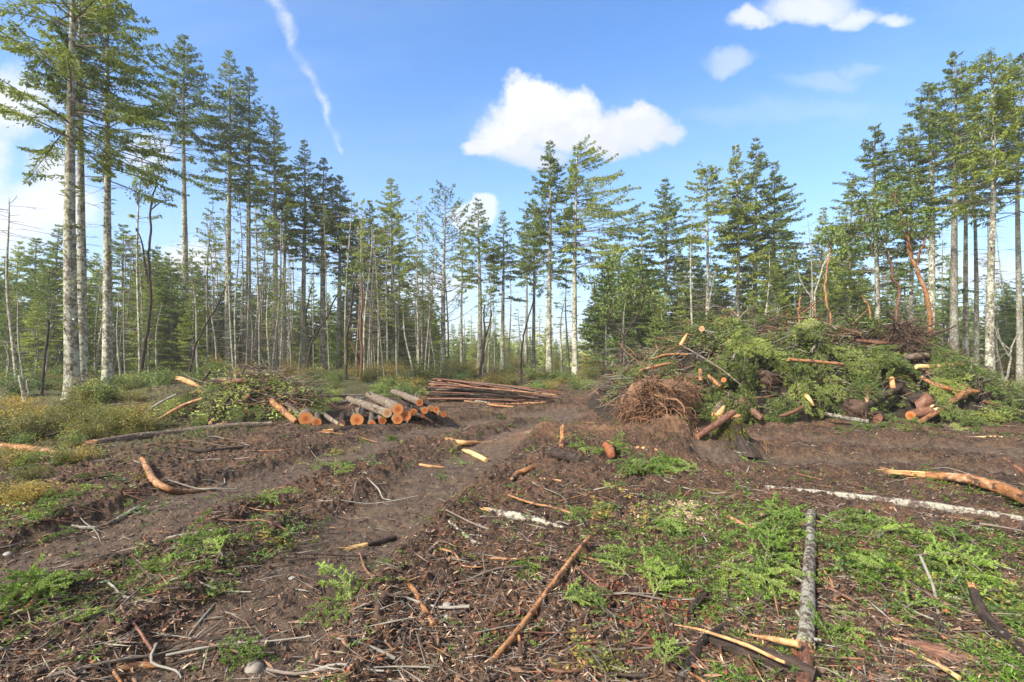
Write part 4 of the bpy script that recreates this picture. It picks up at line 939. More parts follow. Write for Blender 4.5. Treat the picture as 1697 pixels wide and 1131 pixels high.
for i, (lab, u, v, r, d, dv, bk, ct) in enumerate(STK):
    p = np.array(at(u, v, d)); rr = r * .93 / F * d; g = gzs(p[0], p[1])
    if p[2] < g + rr * .9: p[2] = g + rr * .9
    q = p + np.array(dv); q[2] = max(q[2], gzs(q[0], q[1]) + rr * .9)
    log(lab, [p, p * .5 + q * .5 + np.array([0, 0, .01]), q], [rr, rr * .95, rr * .82], bk, cut0=ct, cut1=CUT_PALE, group='sawn logs of the log stack', seed=200 + i, k=20, wob=.035, knots=3)
def settle(u, v, d, back=.20):
    h = hit(u, v)                      # bring a point to the outside of the heap where it would be buried
    return (u, v, min(d, h.y - back)) if h is not None and h.y > 10.6 else (u, v, d)
def air_log(label, pts, w, barkm, **kw):
    """pts: (u, v, distance)"""
    if pts[0][0] < 480: pts = [settle(*p, back=.12) for p in pts]
    P = np.array([list(at(*p)) for p in pts]); ws = np.interp(np.linspace(0, 1, len(P)), np.linspace(0, 1, len(w)), w)
    return log(label, P, ws / F * np.array([p[2] for p in pts]) / 2, barkm, **kw)
air_log('leaning yellow orange log between the left brush pile and the log stack', [(449, 664, 12.0), (468, 680, 11.6), (491, 699, 11.2)], (9, 11, 9), BARK_ORANGE, seed=60)
air_log('grey leaning log right behind the yellow orange leaning log', [(474, 668, 12.4), (486, 680, 12), (498, 692, 11.6)], (8, 10, 9), BARK_LOG, seed=61)
glog('thin grey pole lying toward the broad left face of the stack', [(440, 700), (465, 701), (486, 701)], (4, 5, 5), BARK_LOG, seed=62, name='pole', cat='pole')
glog('crooked grey branch with pale break right of the broad left face', [(530, 690, .08), (545, 700, .05), (566, 708)], (7, 8, 5), BARK_LOG, seed=63, split=(-1, .15, 6), name='branch', cat='branch')
glog('long grey pole behind the log stack on the left', [(500, 664), (545, 661), (600, 659)], (5, 6, 5), BARK_WHITE, seed=64, name='pole', cat='pole')
glog('second grey pole behind the log stack, closer to the top log', [(555, 672), (590, 666), (640, 658)], (6, 7, 6), BARK_WHITE, seed=65, name='pole', cat='pole')
air_log('red peeled log lying level on top of the left brush pile', [(362, 632, 12.2), (390, 632, 12.1), (412, 632, 12.1)], (9, 9, 7), BARK_RED, seed=66, split=(0, .1, 6))
air_log('grey log end continuing right of the red peeled log on the left pile', [(412, 632, 12.1), (430, 632, 12.1), (444, 634, 12.1)], (6, 7, 9), BARK_LOG, seed=67, cut1=CUT_PALE)
air_log('bright orange torn log pointing up left from the left brush pile', [(300, 628, 12.6), (315, 634, 12.5), (333, 642, 12.4)], (8, 9, 4), RAW, seed=68, split=(0, .26, 10))
air_log('dark stick pointing up beside the bright torn log of the left pile', [(334, 634, 12.2), (342, 624, 12.2), (348, 616, 12.2)], (4, 4, 4), BARK_DARK, seed=69, name='stick', cat='stick')
air_log('yellow brown branch sloping down the front of the left brush pile', [(338, 660, 11.3), (300, 674, 11.1), (272, 690, 10.9), (255, 701, 10.7)], (5, 6, 5, 4), BARK_TAN, seed=70, name='branch', cat='branch')
air_log('straight pale stick left of the yellow brown branch on the left pile', [(292, 654, 11.5), (265, 668, 11.3), (238, 686, 11.0)], (3, 4, 4), TWIG_PALE, seed=71, name='stick', cat='stick')
air_log('pinkish short log with a rounded end behind the long thin grey log', [(345, 712, 10.6), (362, 706, 10.7), (376, 702, 10.8)], (7, 9, 7), BARK_TAN, seed=72)
air_log('small pink stick standing in front of the left brush pile', [(346, 708, 10.9), (350, 700, 10.9), (355, 694, 10.9)], (4, 6, 4), BARK_TAN, seed=73, name='stick', cat='stick')
air_log('orange stub on the middle of the left brush pile', [(405, 666, 11.2), (408, 660, 11.2), (411, 655, 11.2)], (6, 6, 5), BARK_ORANGE, seed=74, cut1=CUT_PALE, name='stub', cat='stick')
air_log('orange broken end low on the left slope of the left brush pile', [(325, 650, 11.9), (333, 651, 11.9), (342, 650, 11.9)], (7, 6, 4), BARK_ORANGE, seed=75, name='stub', cat='stick')

# the stack of thin poles
rng = np.random.default_rng(8)
for i in range(84):
    lvl = rng.random() ** .8; y = rng.uniform(16.3, 18.6)
    xl = -2.75 + rng.uniform(-.15, .5) + (y - 17.4) * .05; L = rng.uniform(2.6, 4.3); g = gzs(xl, y)
    hl = .06 + .74 * lvl * (1 - abs(y - 17.3) / 2.2); hr = .05 + .22 * lvl
    yr = y + rng.normal(-.25, .45); xr = xl + L; zr = gzs(xr, yr) + hr
    m = [BARK_RED, BARK_RED, BARK_DARK, BARK_TAN, BARK_LOG, BARK_ORANGE, BARK_RED, BARK_DARK][int(rng.integers(0, 8))]
    r = rng.uniform(.017, .036)
    look = {BARK_RED.name: 'reddish brown', BARK_DARK.name: 'dark', BARK_TAN.name: 'tan peeled', BARK_LOG.name: 'grey', BARK_ORANGE.name: 'orange'}[m.name]
    where = 'on top of' if lvl > .72 else ('low in' if lvl < .3 else 'in the middle of')
    mid = [(xl + xr) / 2, (y + yr) / 2 + rng.normal(0, .08), g + (hl + hr) / 2 + rng.uniform(.0, .10)]
    log(f'{look} thin pole {where} the pole stack, {"nearer the front" if y < 17.4 else "toward the back"}', [[xl, y, g + hl], mid, [xr, yr, zr]], [r, r * .85, r * .55], m, cut0=CUT if rng.random() < .5 else None,
        name='pole', cat='pole', group='thin poles heaped in one stack', seed=300 + i, k=8, wob=.08)
for i, (a, b) in enumerate([((735, 662), (812, 672)), ((742, 657), (840, 668)), ((770, 668), (852, 684)), ((800, 672), (900, 678)), ((725, 655), (790, 660)), ((830, 664), (905, 672))]):
    glog(['pale loose pole nearest the viewer in front of the pole stack', 'pale loose pole behind the nearest one at the pole stack foot', 'tan loose pole running furthest forward from the pole stack', 'orange strip of wood right of the loose pale poles', 'grey loose pole at the left foot of the pole stack', 'thin pole sliding off the right end of the pole stack'][i],
         [a, ((a[0] + b[0]) / 2, (a[1] + b[1]) / 2 - 1), b], (3, 4, 3), [BARK_WHITE, BARK_WHITE, BARK_TAN, BARK_ORANGE, BARK_LOG, BARK_RED][i], name='pole', cat='pole', seed=380 + i, k=8, lift=.03)

# ================================================================== BRUSH PILES
def brush():
    rng = np.random.default_rng(12)
    for nm, lab, x0, x1, y0, y1 in (('brush_pile_shaded_core', 'heart of the big brush pile at right, painted dark as shade', 1.9, 13.2, 11.4, 17), ('brush_pile_shaded_core', 'heart of the small brush pile at left, painted dark as shade', -8.4, -4.3, 10.7, 13.7)):
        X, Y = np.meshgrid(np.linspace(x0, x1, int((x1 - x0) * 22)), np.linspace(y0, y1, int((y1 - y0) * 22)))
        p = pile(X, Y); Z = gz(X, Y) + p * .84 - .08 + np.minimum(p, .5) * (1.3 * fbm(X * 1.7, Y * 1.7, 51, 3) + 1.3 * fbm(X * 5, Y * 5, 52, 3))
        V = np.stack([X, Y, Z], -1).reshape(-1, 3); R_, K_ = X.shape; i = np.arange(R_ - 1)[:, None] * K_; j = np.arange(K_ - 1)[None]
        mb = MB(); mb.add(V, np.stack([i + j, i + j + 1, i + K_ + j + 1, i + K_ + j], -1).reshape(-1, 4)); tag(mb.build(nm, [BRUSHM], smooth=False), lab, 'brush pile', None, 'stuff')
    # tangled thin branches over both piles: nobody could count them
    for nm, lab, (x0, x1, y0, y1), n, nk in (('brush_tangle', 'tangle of thin branches and fir sprays covering the big brush pile', (2.1, 13, 11.5, 16.4), 2300, 76000), ('brush_tangle', 'tangle of thin branches and leaves covering the small left brush pile', (-8.3, -4.4, 10.9, 13.4), 900, 8000)):
        mb = MB(); c = 0
        while c < n:
            x = rng.uniform(x0, x1); y = rng.uniform(y0, y1); p = float(pile(np.array([x]), np.array([y]))[0])
            if p < .30: continue
            c += 1
            z = gzs(x, y) + p * rng.uniform(.8, 1.05) + rng.uniform(.0, .16); L = rng.uniform(.25, 1.2) * min(1, .4 + p * .5); a = rng.uniform(0, 6.283); d = np.array([math.cos(a), math.sin(a) * .6, rng.normal(-.05, .35)])
            P0 = np.array([x, y, z]); bnd = rng.normal(0, .22, 3) * L
            P = np.array([P0, P0 + d * L * .35 + bnd * .4, P0 + d * L * .7 + bnd * .5, P0 + d * L]); r = rng.uniform(.005, .016)
            tube(mb, P, [r, r * .9, r * .7, r * .3], 4, int(rng.choice([0, 0, 1, 2, 2, 3] if x > 0 else [0, 0, 3, 2, 3, 0])))
        cnt = nk * 3; X = rng.uniform(x0, x1, cnt); Y = rng.uniform(y0, y1, cnt); p = pile(X, Y)
        dens = sst(fbm(X * 1.1, Y * 1.1 + 40, 61, 3) - .22 * sst(-X, -5.4, -3.2) * (X > 0) - .10 * sst(-p, -.9, -.1) * (X > 0), -.12, .06) * (p > .06)
        for cx_, cy_, h, r_ in CAV: dens = dens * (1 - 1.1 * np.exp(-((X - cx_) ** 2 + (Y - cy_) ** 2) / (r_ * r_ * 1.3)))
        keep = rng.random(cnt) < dens; X, Y, p = X[keep][:nk], Y[keep][:nk], p[keep][:nk]; m = len(X)
        e = .06; gx = (pile(X + e, Y) - pile(X - e, Y)) / 2 / e; gy = (pile(X, Y + e) - pile(X, Y - e)) / 2 / e; N = nrm(np.stack([-gx, -gy, np.ones(m)], -1))
        P = np.stack([X, Y, gz(X, Y) + p], -1) + N * rng.uniform(-.06, .16, m)[:, None]
        # sprays: neighbouring kites share a direction so that they read as fronds
        ang = 6.28 * (vn(X * 3, Y * 3, 71) * 2 + vn(X * 1.1, Y * 1.1, 72)); D = np.stack([np.cos(ang), np.sin(ang) - .5, -.35 + .5 * vn(X * 2, Y * 2, 73)], -1) + rng.normal(0, .45, (m, 3))
        L = rng.uniform(.05, .13, m); W = L * rng.uniform(.14, .28, m); Nn = N + rng.normal(0, .5, (m, 3)); dry = vn(X * 2.3, Y * 2.3, 77) + rng.normal(0, .12, m) > .74
        kites(mb, P[~dry], D[~dry], L[~dry], W[~dry], Nn[~dry], 4); kites(mb, P[dry], D[dry], L[dry], W[dry] * .6, Nn[dry], 2)
        tag(mb.build(nm, [TWIG, TWIG_PALE, ROOT, ROOT_DARK, FIR_PILE], smooth=False), lab, 'brush', None, 'stuff')
brush()

def root_wad(label, c, r, face, n, seed, rm=ROOT, sm=ROOTSOIL, ball=.55, stub=None, long=1.0):
    rng = np.random.default_rng(seed); c = np.array(c, float); face = nrm(np.array(face, float)); root = empty('root_mass', Vector(c) - Vector((0, 0, r * .8)))
    ref = np.array([0, 0, 1.]); A = nrm(np.cross(face, ref)); B = np.cross(face, A)
    mb = MB(); blob(mb, c - face * r * .25, r * ball, rng, 3, .5, 0, .95); mb.build('soil_clump', [sm], root, smooth=True)
    mb = MB()
    for i in range(n):
        a = rng.uniform(0, 6.283); rad = A * math.cos(a) + B * math.sin(a); L = r * rng.uniform(.3, 1.1) * long * (1.7 if rng.random() < .12 else 1); th = r * (.006 + .035 * rng.random() ** 2.5) * (1.8 if rng.random() < .06 else 1)
        P = [c + rad * r * rng.uniform(.0, .5) - face * r * .1 + face * r * ball * rng.uniform(.2, .6)]; d = nrm(rad + face * rng.uniform(-.2, 1.0) + rng.normal(0, .75, 3)); st = L / 6
        for k in range(6):
            d = nrm(d + rng.normal(0, .42, 3) + np.array([0, 0, -.20])); P.append(P[-1] + d * st)
        tube(mb, np.array(P), th * np.linspace(1, .15, 7), 5, 0)
        for q in range(2):
            k = rng.integers(1, 6); d2 = nrm(d + rng.normal(0, .9, 3)); tube(mb, smooth_path(np.array([P[k], P[k] + d2 * L * .15 + rng.normal(0, .02, 3), P[k] + d2 * L * .35 + np.array([0, 0, -.05])]), 2), th * np.array([.35, .3, .25, .2, .12]), 4, 0)
    mb.build('roots', [rm], root, smooth=True)
    if stub:
        mb = MB(); P = smooth_path([c - face * r * .1] + [np.array(s[:3], float) for s in stub], 4); tube(mb, P, np.linspace(r * .30, r * .2, len(P)), 12, 0, rng, .12)
        V, T_, _, _ = tube(MB(), P, np.linspace(r * .30, r * .2, len(P)), 12); cap(mb, V[-1], P[-1], T_[-1]); mb.build('trunk', [BARK_DARK], root)
    return tag(root, label, 'root mass')
root_wad('big torn out root plate with reddish soil at the left front of the big pile', at(1088, 668, 10.9), .84, (-.25, -1, .15), 460, 1, ball=.66, stub=[list(at(1150, 650, 12.8))])
root_wad('low spreading roots left of the big root plate, against the soil', at(1042, 682, 11.0), .42, (-.5, -1, 0), 170, 14, ball=.45)
root_wad('roots and soil rising behind the right side of the big root plate', at(*settle(1135, 648, 11.8)), .48, (.1, -1, .3), 190, 15, ball=.5)
root_wad('smaller root mass right of the big root plate, half under boughs', at(*settle(1130, 690, 11.0)), .42, (.2, -1, .1), 90, 2)
root_wad('dark upturned root mass on the crest of the big pile with orange torn wood', at(*settle(1348, 560, 13.6)), .50, (-.1, -1, .2), 200, 3, rm=ROOT_DARK, sm=ROOT_DARK, ball=.6, long=.8)
root_wad('thick stump with root end low on the right part of the big pile', at(*settle(1418, 680, 11.6)), .40, (-.5, -.8, -.2), 90, 4, rm=ROOT_DARK, sm=ROOT_DARK, ball=.58, stub=[list(at(1450, 664, 11.7)), list(at(1492, 641, 12.0))])
root_wad('brown muddy root clump in the middle of the big pile below boughs', at(*settle(1265, 628, 12.1)), .30, (-.2, -1, 0), 90, 5, rm=ROOT, sm=ROOT_DARK, ball=.7)
root_wad('wiry dark heap of roots and twigs on the right crest of the big pile', at(*settle(1500, 560, 14.0)), .85, (-.1, -1, .5), 260, 6, rm=ROOT_DARK, sm=BRUSHM, ball=.35, long=.8)
root_wad('dark root tuft at the foot of the thick trunk right of the big pile', at(1648, 655, 15), .40, (-.3, -1, .2), 60, 7, rm=ROOT_DARK, sm=BRUSHM, ball=.5)
root_wad('spiky orange brown root tuft on the front of the left brush pile', at(*settle(408, 686, 10.9)), .17, (0, -1, .2), 60, 8, rm=ROOT, sm=ROOT_DARK, ball=.4)
root_wad('clod of tan soil and roots on the low mound in front of the root plate', at(1128, 742, 8.6), .34, (-.2, -1, .3), 130, 9, rm=ROOT, sm=ROOTSOIL, ball=.85)
root_wad('fine rooted reddish clod by the track in the middle of the clearing', at(905, 727, 9.8), .26, (-.2, -1, .4), 110, 10, rm=ROOT, sm=ROOTSOIL, ball=.7)

root_wad('dark rooty clod on the bank left of the mossy stump', at(1168, 752, 8.3), .30, (-.3, -1, .2), 150, 11, rm=ROOT_DARK, sm=ROOT, ball=.7)
root_wad('brown rooty clod lowest on the bank of earth, nearest the viewer', at(1105, 768, 7.7), .24, (-.3, -1, .3), 110, 12, rm=ROOT, sm=ROOTSOIL, ball=.8)
root_wad('thin rooted clod between the big root plate and the bank', at(1060, 722, 9.8), .30, (-.3, -1, .3), 130, 13, rm=ROOT, sm=ROOTSOIL, ball=.7)
# mossy stump
def stump():
    rng = np.random.default_rng(3); p = gp(1218, 744); x, y = p[0], p[1] + .25; g = gzs(x, y); root = empty('mossy_stump', (x, y, g))
    a = np.arange(28) * 2 * math.pi / 28; zs = [-.1, .0, .08, .2, .34, .42]; rs = [.46, .40, .30, .24, .205, .19]; V = []
    lob = 1 + .20 * np.sin(a * 5 + 1) + .12 * np.sin(a * 3) + .05 * np.sin(a * 11)
    for z, r in zip(zs, rs):
        q = r * (1 + (lob - 1) * (1.6 if z < .1 else .6)); V.append(np.stack([x + q * np.cos(a), y + q * np.sin(a), np.full(28, g + z) + (.008 * np.sin(a * 7) + .05 * np.cos(a - .6) if z > .4 else 0)], -1))
    V = np.array(V); mb = MB(); i = np.arange(5)[:, None] * 28; j = np.arange(28)[None]; jn = (j + 1) % 28
    tc = np.stack([np.cos(a) * .25, np.sin(a) * .25, a * 0], -1)[None].repeat(6, 0).copy(); tc[..., 2] = np.array(zs)[:, None]
    mb.add(V.reshape(-1, 3), np.stack([i + j, i + jn, i + 28 + jn, i + 28 + j], -1).reshape(-1, 4), 0, tc.reshape(-1, 3)); mb.build('bark', [BARK_DARK], root)
    c = MB(); cap(c, V[-1] + [0, 0, .002], V[-1].mean(0) + [0, 0, .002], np.array([0, 0, 1.])); c.build('cut_face', [BARK_TAN], root, smooth=False)
    m = MB(); n = 9000; aa = rng.uniform(0, 6.283, n); zz = rng.uniform(.0, .45, n); r = np.interp(zz, zs, rs) * (1 + .1 * np.sin(aa * 5 + 1)); keep = fbm(aa * 2.5, zz * 9, 5, 3) > -.12 + .25 * (zz < .1)
    aa, zz, r = aa[keep], zz[keep], r[keep]; k = len(aa); P = np.stack([x + r * np.cos(aa), y + r * np.sin(aa), g + zz], -1); D = np.stack([np.cos(aa), np.sin(aa), rng.uniform(-1.2, .2, k)], -1)
    kites(m, P, D + rng.normal(0, .4, (k, 3)), rng.uniform(.012, .06, k), .010, rng.normal(0, 1, (k, 3))); m.build('moss', [MOSS], root, smooth=False)
    tag(root, 'low sawn stump covered in yellow green moss beside the track', 'stump')
stump()
SD = float(gp(1218, 744)[1])
air_log('pinkish grey log resting on the edge of the mossy stump', [(1156, 724, SD - .12), (1185, 705, SD - .02), (1216, 683, SD + .08)], (10, 11, 11), BARK_RED, seed=80, cut0=CUT_PALE, k=18)
air_log('thin broken upright stick on the mound left of the mossy stump', [(1105, 724, 9), (1106, 708, 9), (1109, 690, 9)], (5, 6, 5), BARK_TAN, seed=81, split=(-1, .06, 5), name='stick', cat='stick')
PL = [
 ('dark red barked log sliding down the front centre of the big pile', [(1225, 662, 11.9), (1243, 678, 11.6), (1262, 694, 11.3)], (11, 12, 10), BARK_RED, dict(cut1=CUT)),
 ('grey stub with orange wood beneath it, behind the mossy stump', [(1184, 686, 11.2), (1192, 672, 11.4), (1202, 660, 11.6)], (9, 9, 7), BARK_LOG, dict(split=(0, .15, 7))),
 ('orange torn chunk of wood behind the mossy stump', [(1188, 694, 11), (1194, 684, 11.1), (1200, 674, 11.2)], (10, 11, 5), RAW, dict(k=6)),
 ('small round sawn face peeping out of the upper left of the pile', [(1163, 545, 13.3), (1170, 552, 13.6), (1180, 560, 14.0)], (9, 9, 9), BARK_DARK, dict(cut0=CUT_PALE)),
 ('orange torn wedge left of the upper sawn face', [(1128, 572, 13.0), (1134, 562, 13.0), (1139, 553, 13.0)], (7, 6, 2), RAW, dict(k=5)),
 ('orange brown branch on the left slope of the big pile', [(1060, 615, 12.2), (1085, 608, 12.3), (1112, 602, 12.4)], (4, 6, 4), BARK_TAN, {}),
 ('second tan branch above the left slope of the pile', [(1075, 597, 12.6), (1105, 588, 12.7), (1140, 588, 12.8)], (3, 4, 3), BARK_TAN, {}),
 ('long pale grey sapling stem curving down the pile front', [(1130, 573, 12.8), (1160, 590, 12.3), (1195, 612, 11.9), (1230, 640, 11.6)], (2, 3, 3, 2), BARK_LOG, {}),
 ('short orange end standing in the middle left of the big pile', [(1161, 632, 11.6), (1161, 622, 11.7), (1160, 613, 11.8)], (6, 6, 6), BARK_TAN, {}),
 ('pink brown stick pointing down right in the middle left of the pile', [(1174, 623, 11.8), (1184, 632, 11.6), (1194, 641, 11.4)], (5, 6, 7), BARK_TAN, dict(cut1=CUT)),
 ('small round orange face in the centre left of the pile', [(1199, 630, 11.5), (1202, 629, 11.8), (1206, 628, 12.2)], (8, 8, 7), BARK_DARK, dict(cut0=CUT)),
 ('round tan log end high in the centre of the pile', [(1237, 597, 12.2), (1240, 597, 12.6), (1246, 596, 13.0)], (8, 8, 8), BARK_LOG, dict(cut0=CUT_PALE)),
 ('long orange tipped pole lying level across the pile', [(1308, 596, 12.0), (1345, 599, 12.0), (1398, 604, 12.1)], (5, 6, 5), BARK_TAN, dict(split=(0, .12, 5))),
 ('red barked pole lying level under the wiry root heap', [(1418, 565, 13.4), (1455, 568, 13.4), (1492, 571, 13.4)], (6, 7, 6), BARK_RED, dict(split=(-1, .08, 5))),
 ('mossy grey log with a round orange end on the right crest', [(1498, 594, 13.2), (1525, 590, 13.1), (1552, 586, 13.0)], (11, 12, 9), BARK_LOG, dict(cut1=CUT)),
 ('bright yellow splintered slab sticking out to the right of the pile', [(1518, 608, 12.4), (1550, 608, 12.3), (1582, 604, 12.3)], (8, 10, 5), RAW_YELLOW, dict(split=(-1, .40, 12), k=6)),
 ('rust and yellow striped branch at the right end of the pile', [(1525, 625, 12.2), (1560, 642, 12.1), (1602, 650, 12.0)], (6, 8, 7), BARK_ORANGE, {}),
 ('thin curved yellow branch joining the fork at the right end', [(1535, 617, 12.5), (1575, 628, 12.3), (1605, 645, 12.1)], (3, 4, 5), BARK_TAN, {}),
 ('forked yellow barked limb propped on the ground at the right of the pile', [(1518, 704, 11.3), (1550, 684, 11.5), (1580, 664, 11.8), (1602, 650, 12.0), (1622, 649, 12.1)], (7, 9, 9, 11, 5), BARK_ORANGE, dict(split=(0, .1, 6))),
 ('thick brown log end with an orange sawn face under the fork', [(1520, 676, 11.8), (1530, 668, 12.1), (1542, 660, 12.6)], (20, 20, 20), BARK_RED, dict(cut0=CUT)),
 ('dark round log behind the orange sawn face, right low pile', [(1508, 664, 12.4), (1525, 660, 12.5), (1540, 664, 12.4)], (14, 16, 14), BARK_DARK, {}),
 ('cut log with orange and yellow broken face at the foot of the pile', [(1508, 690, 11.5), (1528, 684, 11.6), (1545, 678, 11.8)], (15, 17, 15), BARK_RED, dict(cut0=CUT, split=(-1, .12, 8), splitm=RAW_YELLOW)),
 ('sawn stump piece half buried at the foot of the pile', [(1455, 694, 11.4), (1455, 690, 11.7), (1455, 688, 12.2)], (18, 18, 17), BARK_DARK, dict(cut0=BARK_RED)),
 ('mossy pale log lying at the foot of the pile on the right', [(1367, 686, 11.3), (1400, 693, 11.2), (1438, 699, 11.1)], (6, 7, 7), BARK_WHITE, {}),
 ('dark wine red branch at the foot of the pile left of the cavity', [(1292, 690, 11.3), (1312, 684, 11.3), (1332, 674, 11.4)], (4, 6, 5), BARK_RED, {}),
 ('broken orange stem upright in the right cavity', [(1436, 668, 11.8), (1438, 655, 11.9), (1440, 640, 12.0)], (6, 8, 8), BARK_ORANGE, dict(split=(-1, .07, 6))),
 ('orange torn spray of wood low left of the cavity', [(1348, 672, 11.5), (1343, 664, 11.5), (1338, 658, 11.6)], (4, 6, 7), RAW_YELLOW, dict(split=(-1, .14, 9), k=6)),
 ('second broken orange stem beside the sloping stump trunk', [(1480, 645, 11.9), (1479, 636, 11.9), (1478, 627, 12.0)], (8, 8, 7), RAW, dict(split=(-1, .06, 5))),
 ('long dark bough arching over the right crest of the pile', [(1470, 590, 13.6), (1505, 568, 13.5), (1545, 556, 13.4), (1585, 540, 13.3)], (5, 5, 4, 2), BARK_DARK, {}),
 ('dark arched limb over the wiry root heap', [(1430, 560, 13.8), (1450, 545, 13.8), (1490, 536, 13.8), (1530, 550, 13.8)], (3, 4, 4, 2), BARK_DARK, {}),
 ('pale lichen stick in the dark upturned root mass', [(1345, 582, 13.2), (1354, 568, 13.2), (1362, 555, 13.2)], (4, 4, 3), BARK_WHITE, {}),
 ('thick brown sloping branch in the heart of the pile', [(1240, 634, 11.9), (1262, 624, 12), (1290, 622, 12.2)], (6, 9, 8), BARK_DARK, {}),
 ('grey thin stick leaning from the crest, centre', [(1213, 598, 12.2), (1222, 580, 12.6), (1235, 562, 13)], (3, 4, 3), TWIG_PALE, {}),
 ('brown curved root reaching out of the left slope to the soil', [(1052, 690, 10.9), (1030, 668, 11.2), (1045, 645, 11.5)], (4, 5, 4), ROOT, {}),
 ('dark bundle stem at the far right of the pile, lying toward the edge', [(1630, 665, 12), (1665, 676, 11.8), (1705, 686, 11.6)], (4, 6, 6), BARK_RED, {}),
]
for i, (lab, pts, w, bk, op) in enumerate(PL):
    nm = 'log' if 'log' in lab else ('branch' if any(s in lab for s in ('branch', 'limb', 'bough', 'stem')) else ('stub' if 'stump' in lab or 'stub' in lab else ('root' if 'root reach' in lab else 'piece_of_wood')))
    pts = [settle(*p) for p in pts]
    air_log(lab, pts, w, bk, seed=400 + i, name=nm, cat={'piece_of_wood': 'wood', 'stub': 'stump piece'}.get(nm, nm), **op)

# ================================================================== FIR BOUGHS
def bough(seed, L, nlen, nw, step, mat, name='fir_bough', droop=.15, ntw=16, sub=True):
    rng = np.random.default_rng(seed); mb = MB()
    def pt(s): return np.array([L * s, .05 * L * math.sin(3 * s + seed), .10 * L * math.sin(s * 3.1) - droop * L * s * s])
    S = np.linspace(0, 1, 8); P = np.array([pt(s) for s in S]); tube(mb, P, np.linspace(.006, .002, 8) * (L / .5) ** .6, 5, 1)
    segs = [(pt(s), pt(s + .12), 1) for s in np.arange(.15, .95, .11)]
    for i in range(ntw):
        s = .12 + .86 * i / ntw; sd = 1 if i % 2 else -1; l = L * (.46 * (1 - s) + .10) * rng.uniform(.35, 1.25)
        T_ = nrm(pt(min(s + .05, 1)) - pt(s)); sv = nrm(np.cross(T_, [0, 0, 1.])) * sd
        d = nrm(T_ * rng.uniform(.5, 1.1) + sv * .8 + np.array([0, 0, rng.normal(.05, .3)])); p0 = pt(s); cur = np.array([0, 0, -droop * .6]) * l + T_ * l * .12
        a, b, c = p0, p0 + d * l * .5 + cur * .25, p0 + d * l + cur
        segs += [(a, b, 1), (b, c, 1)]; tube(mb, np.array([a, b, c]), [.0028, .0022, .0012], 3, 1)
        if sub:
            for q in range(int(l / .035)):
                f = rng.uniform(.25, .9); o = a + (c - a) * f; sd2 = rng.choice([-1, 1]); d2 = nrm(d * .8 + np.cross(d, [0, 0, 1.]) * sd2 * .7 + rng.normal(0, .1, 3)); l2 = l * .38 * (1.1 - f)
                segs.append((o, o + d2 * l2 + np.array([0, 0, -.01]), 1))
    A = []; D = []
    for a, b, _ in segs:
        n = max(2, int(np.linalg.norm(b - a) / step)); f = rng.random((n, 1)); A.append(a + (b - a) * f); D.append(np.repeat(nrm(b - a)[None], n, 0))
    A = np.concatenate(A); D = np.concatenate(D); n = len(A); r = rng.normal(0, 1, (n, 3)); r = nrm(r - D * (r * D).sum(1, keepdims=True));     dd = nrm(D * rng.uniform(.6, 1.2, (n, 1)) + r); ll = nlen * rng.uniform(.7, 1.15, n)
    kites(mb, A, dd, ll, nw, np.cross(dd, rng.normal(0, 1, (n, 3))), 0)
    return mb.build(name, [mat, TWIG], smooth=False)
NB = [bough(i, .30 + .05 * i, .017, .0050, .0013, FIR_NEAR, ntw=9 + i, sub=i > 2) for i in range(5)]
FB = [bough(20 + i, 1.05, .042, .011, .0050, FIR_PILE, droop=.35, ntw=20) for i in range(4)]
usedb = set(); rng = np.random.default_rng(44); nbough = 0
def place_bough(o, p, nvec, s, yaw, lab, grp):
    global nbough
    if o.name in usedb: o = o.copy(); COL.objects.link(o)
    usedb.add(o.name); nbough += 1
    z = Vector(nvec).normalized(); xax = Vector((math.cos(yaw), math.sin(yaw), 0)); xax = (xax - z * xax.dot(z)).normalized(); y = z.cross(xax)
    M = Matrix((xax, y, z)).transposed().to_4x4(); o.matrix_world = Matrix.Translation(p) @ M @ Matrix.Diagonal((s, s, s, 1))
    tag(o, lab, 'fir bough', grp)
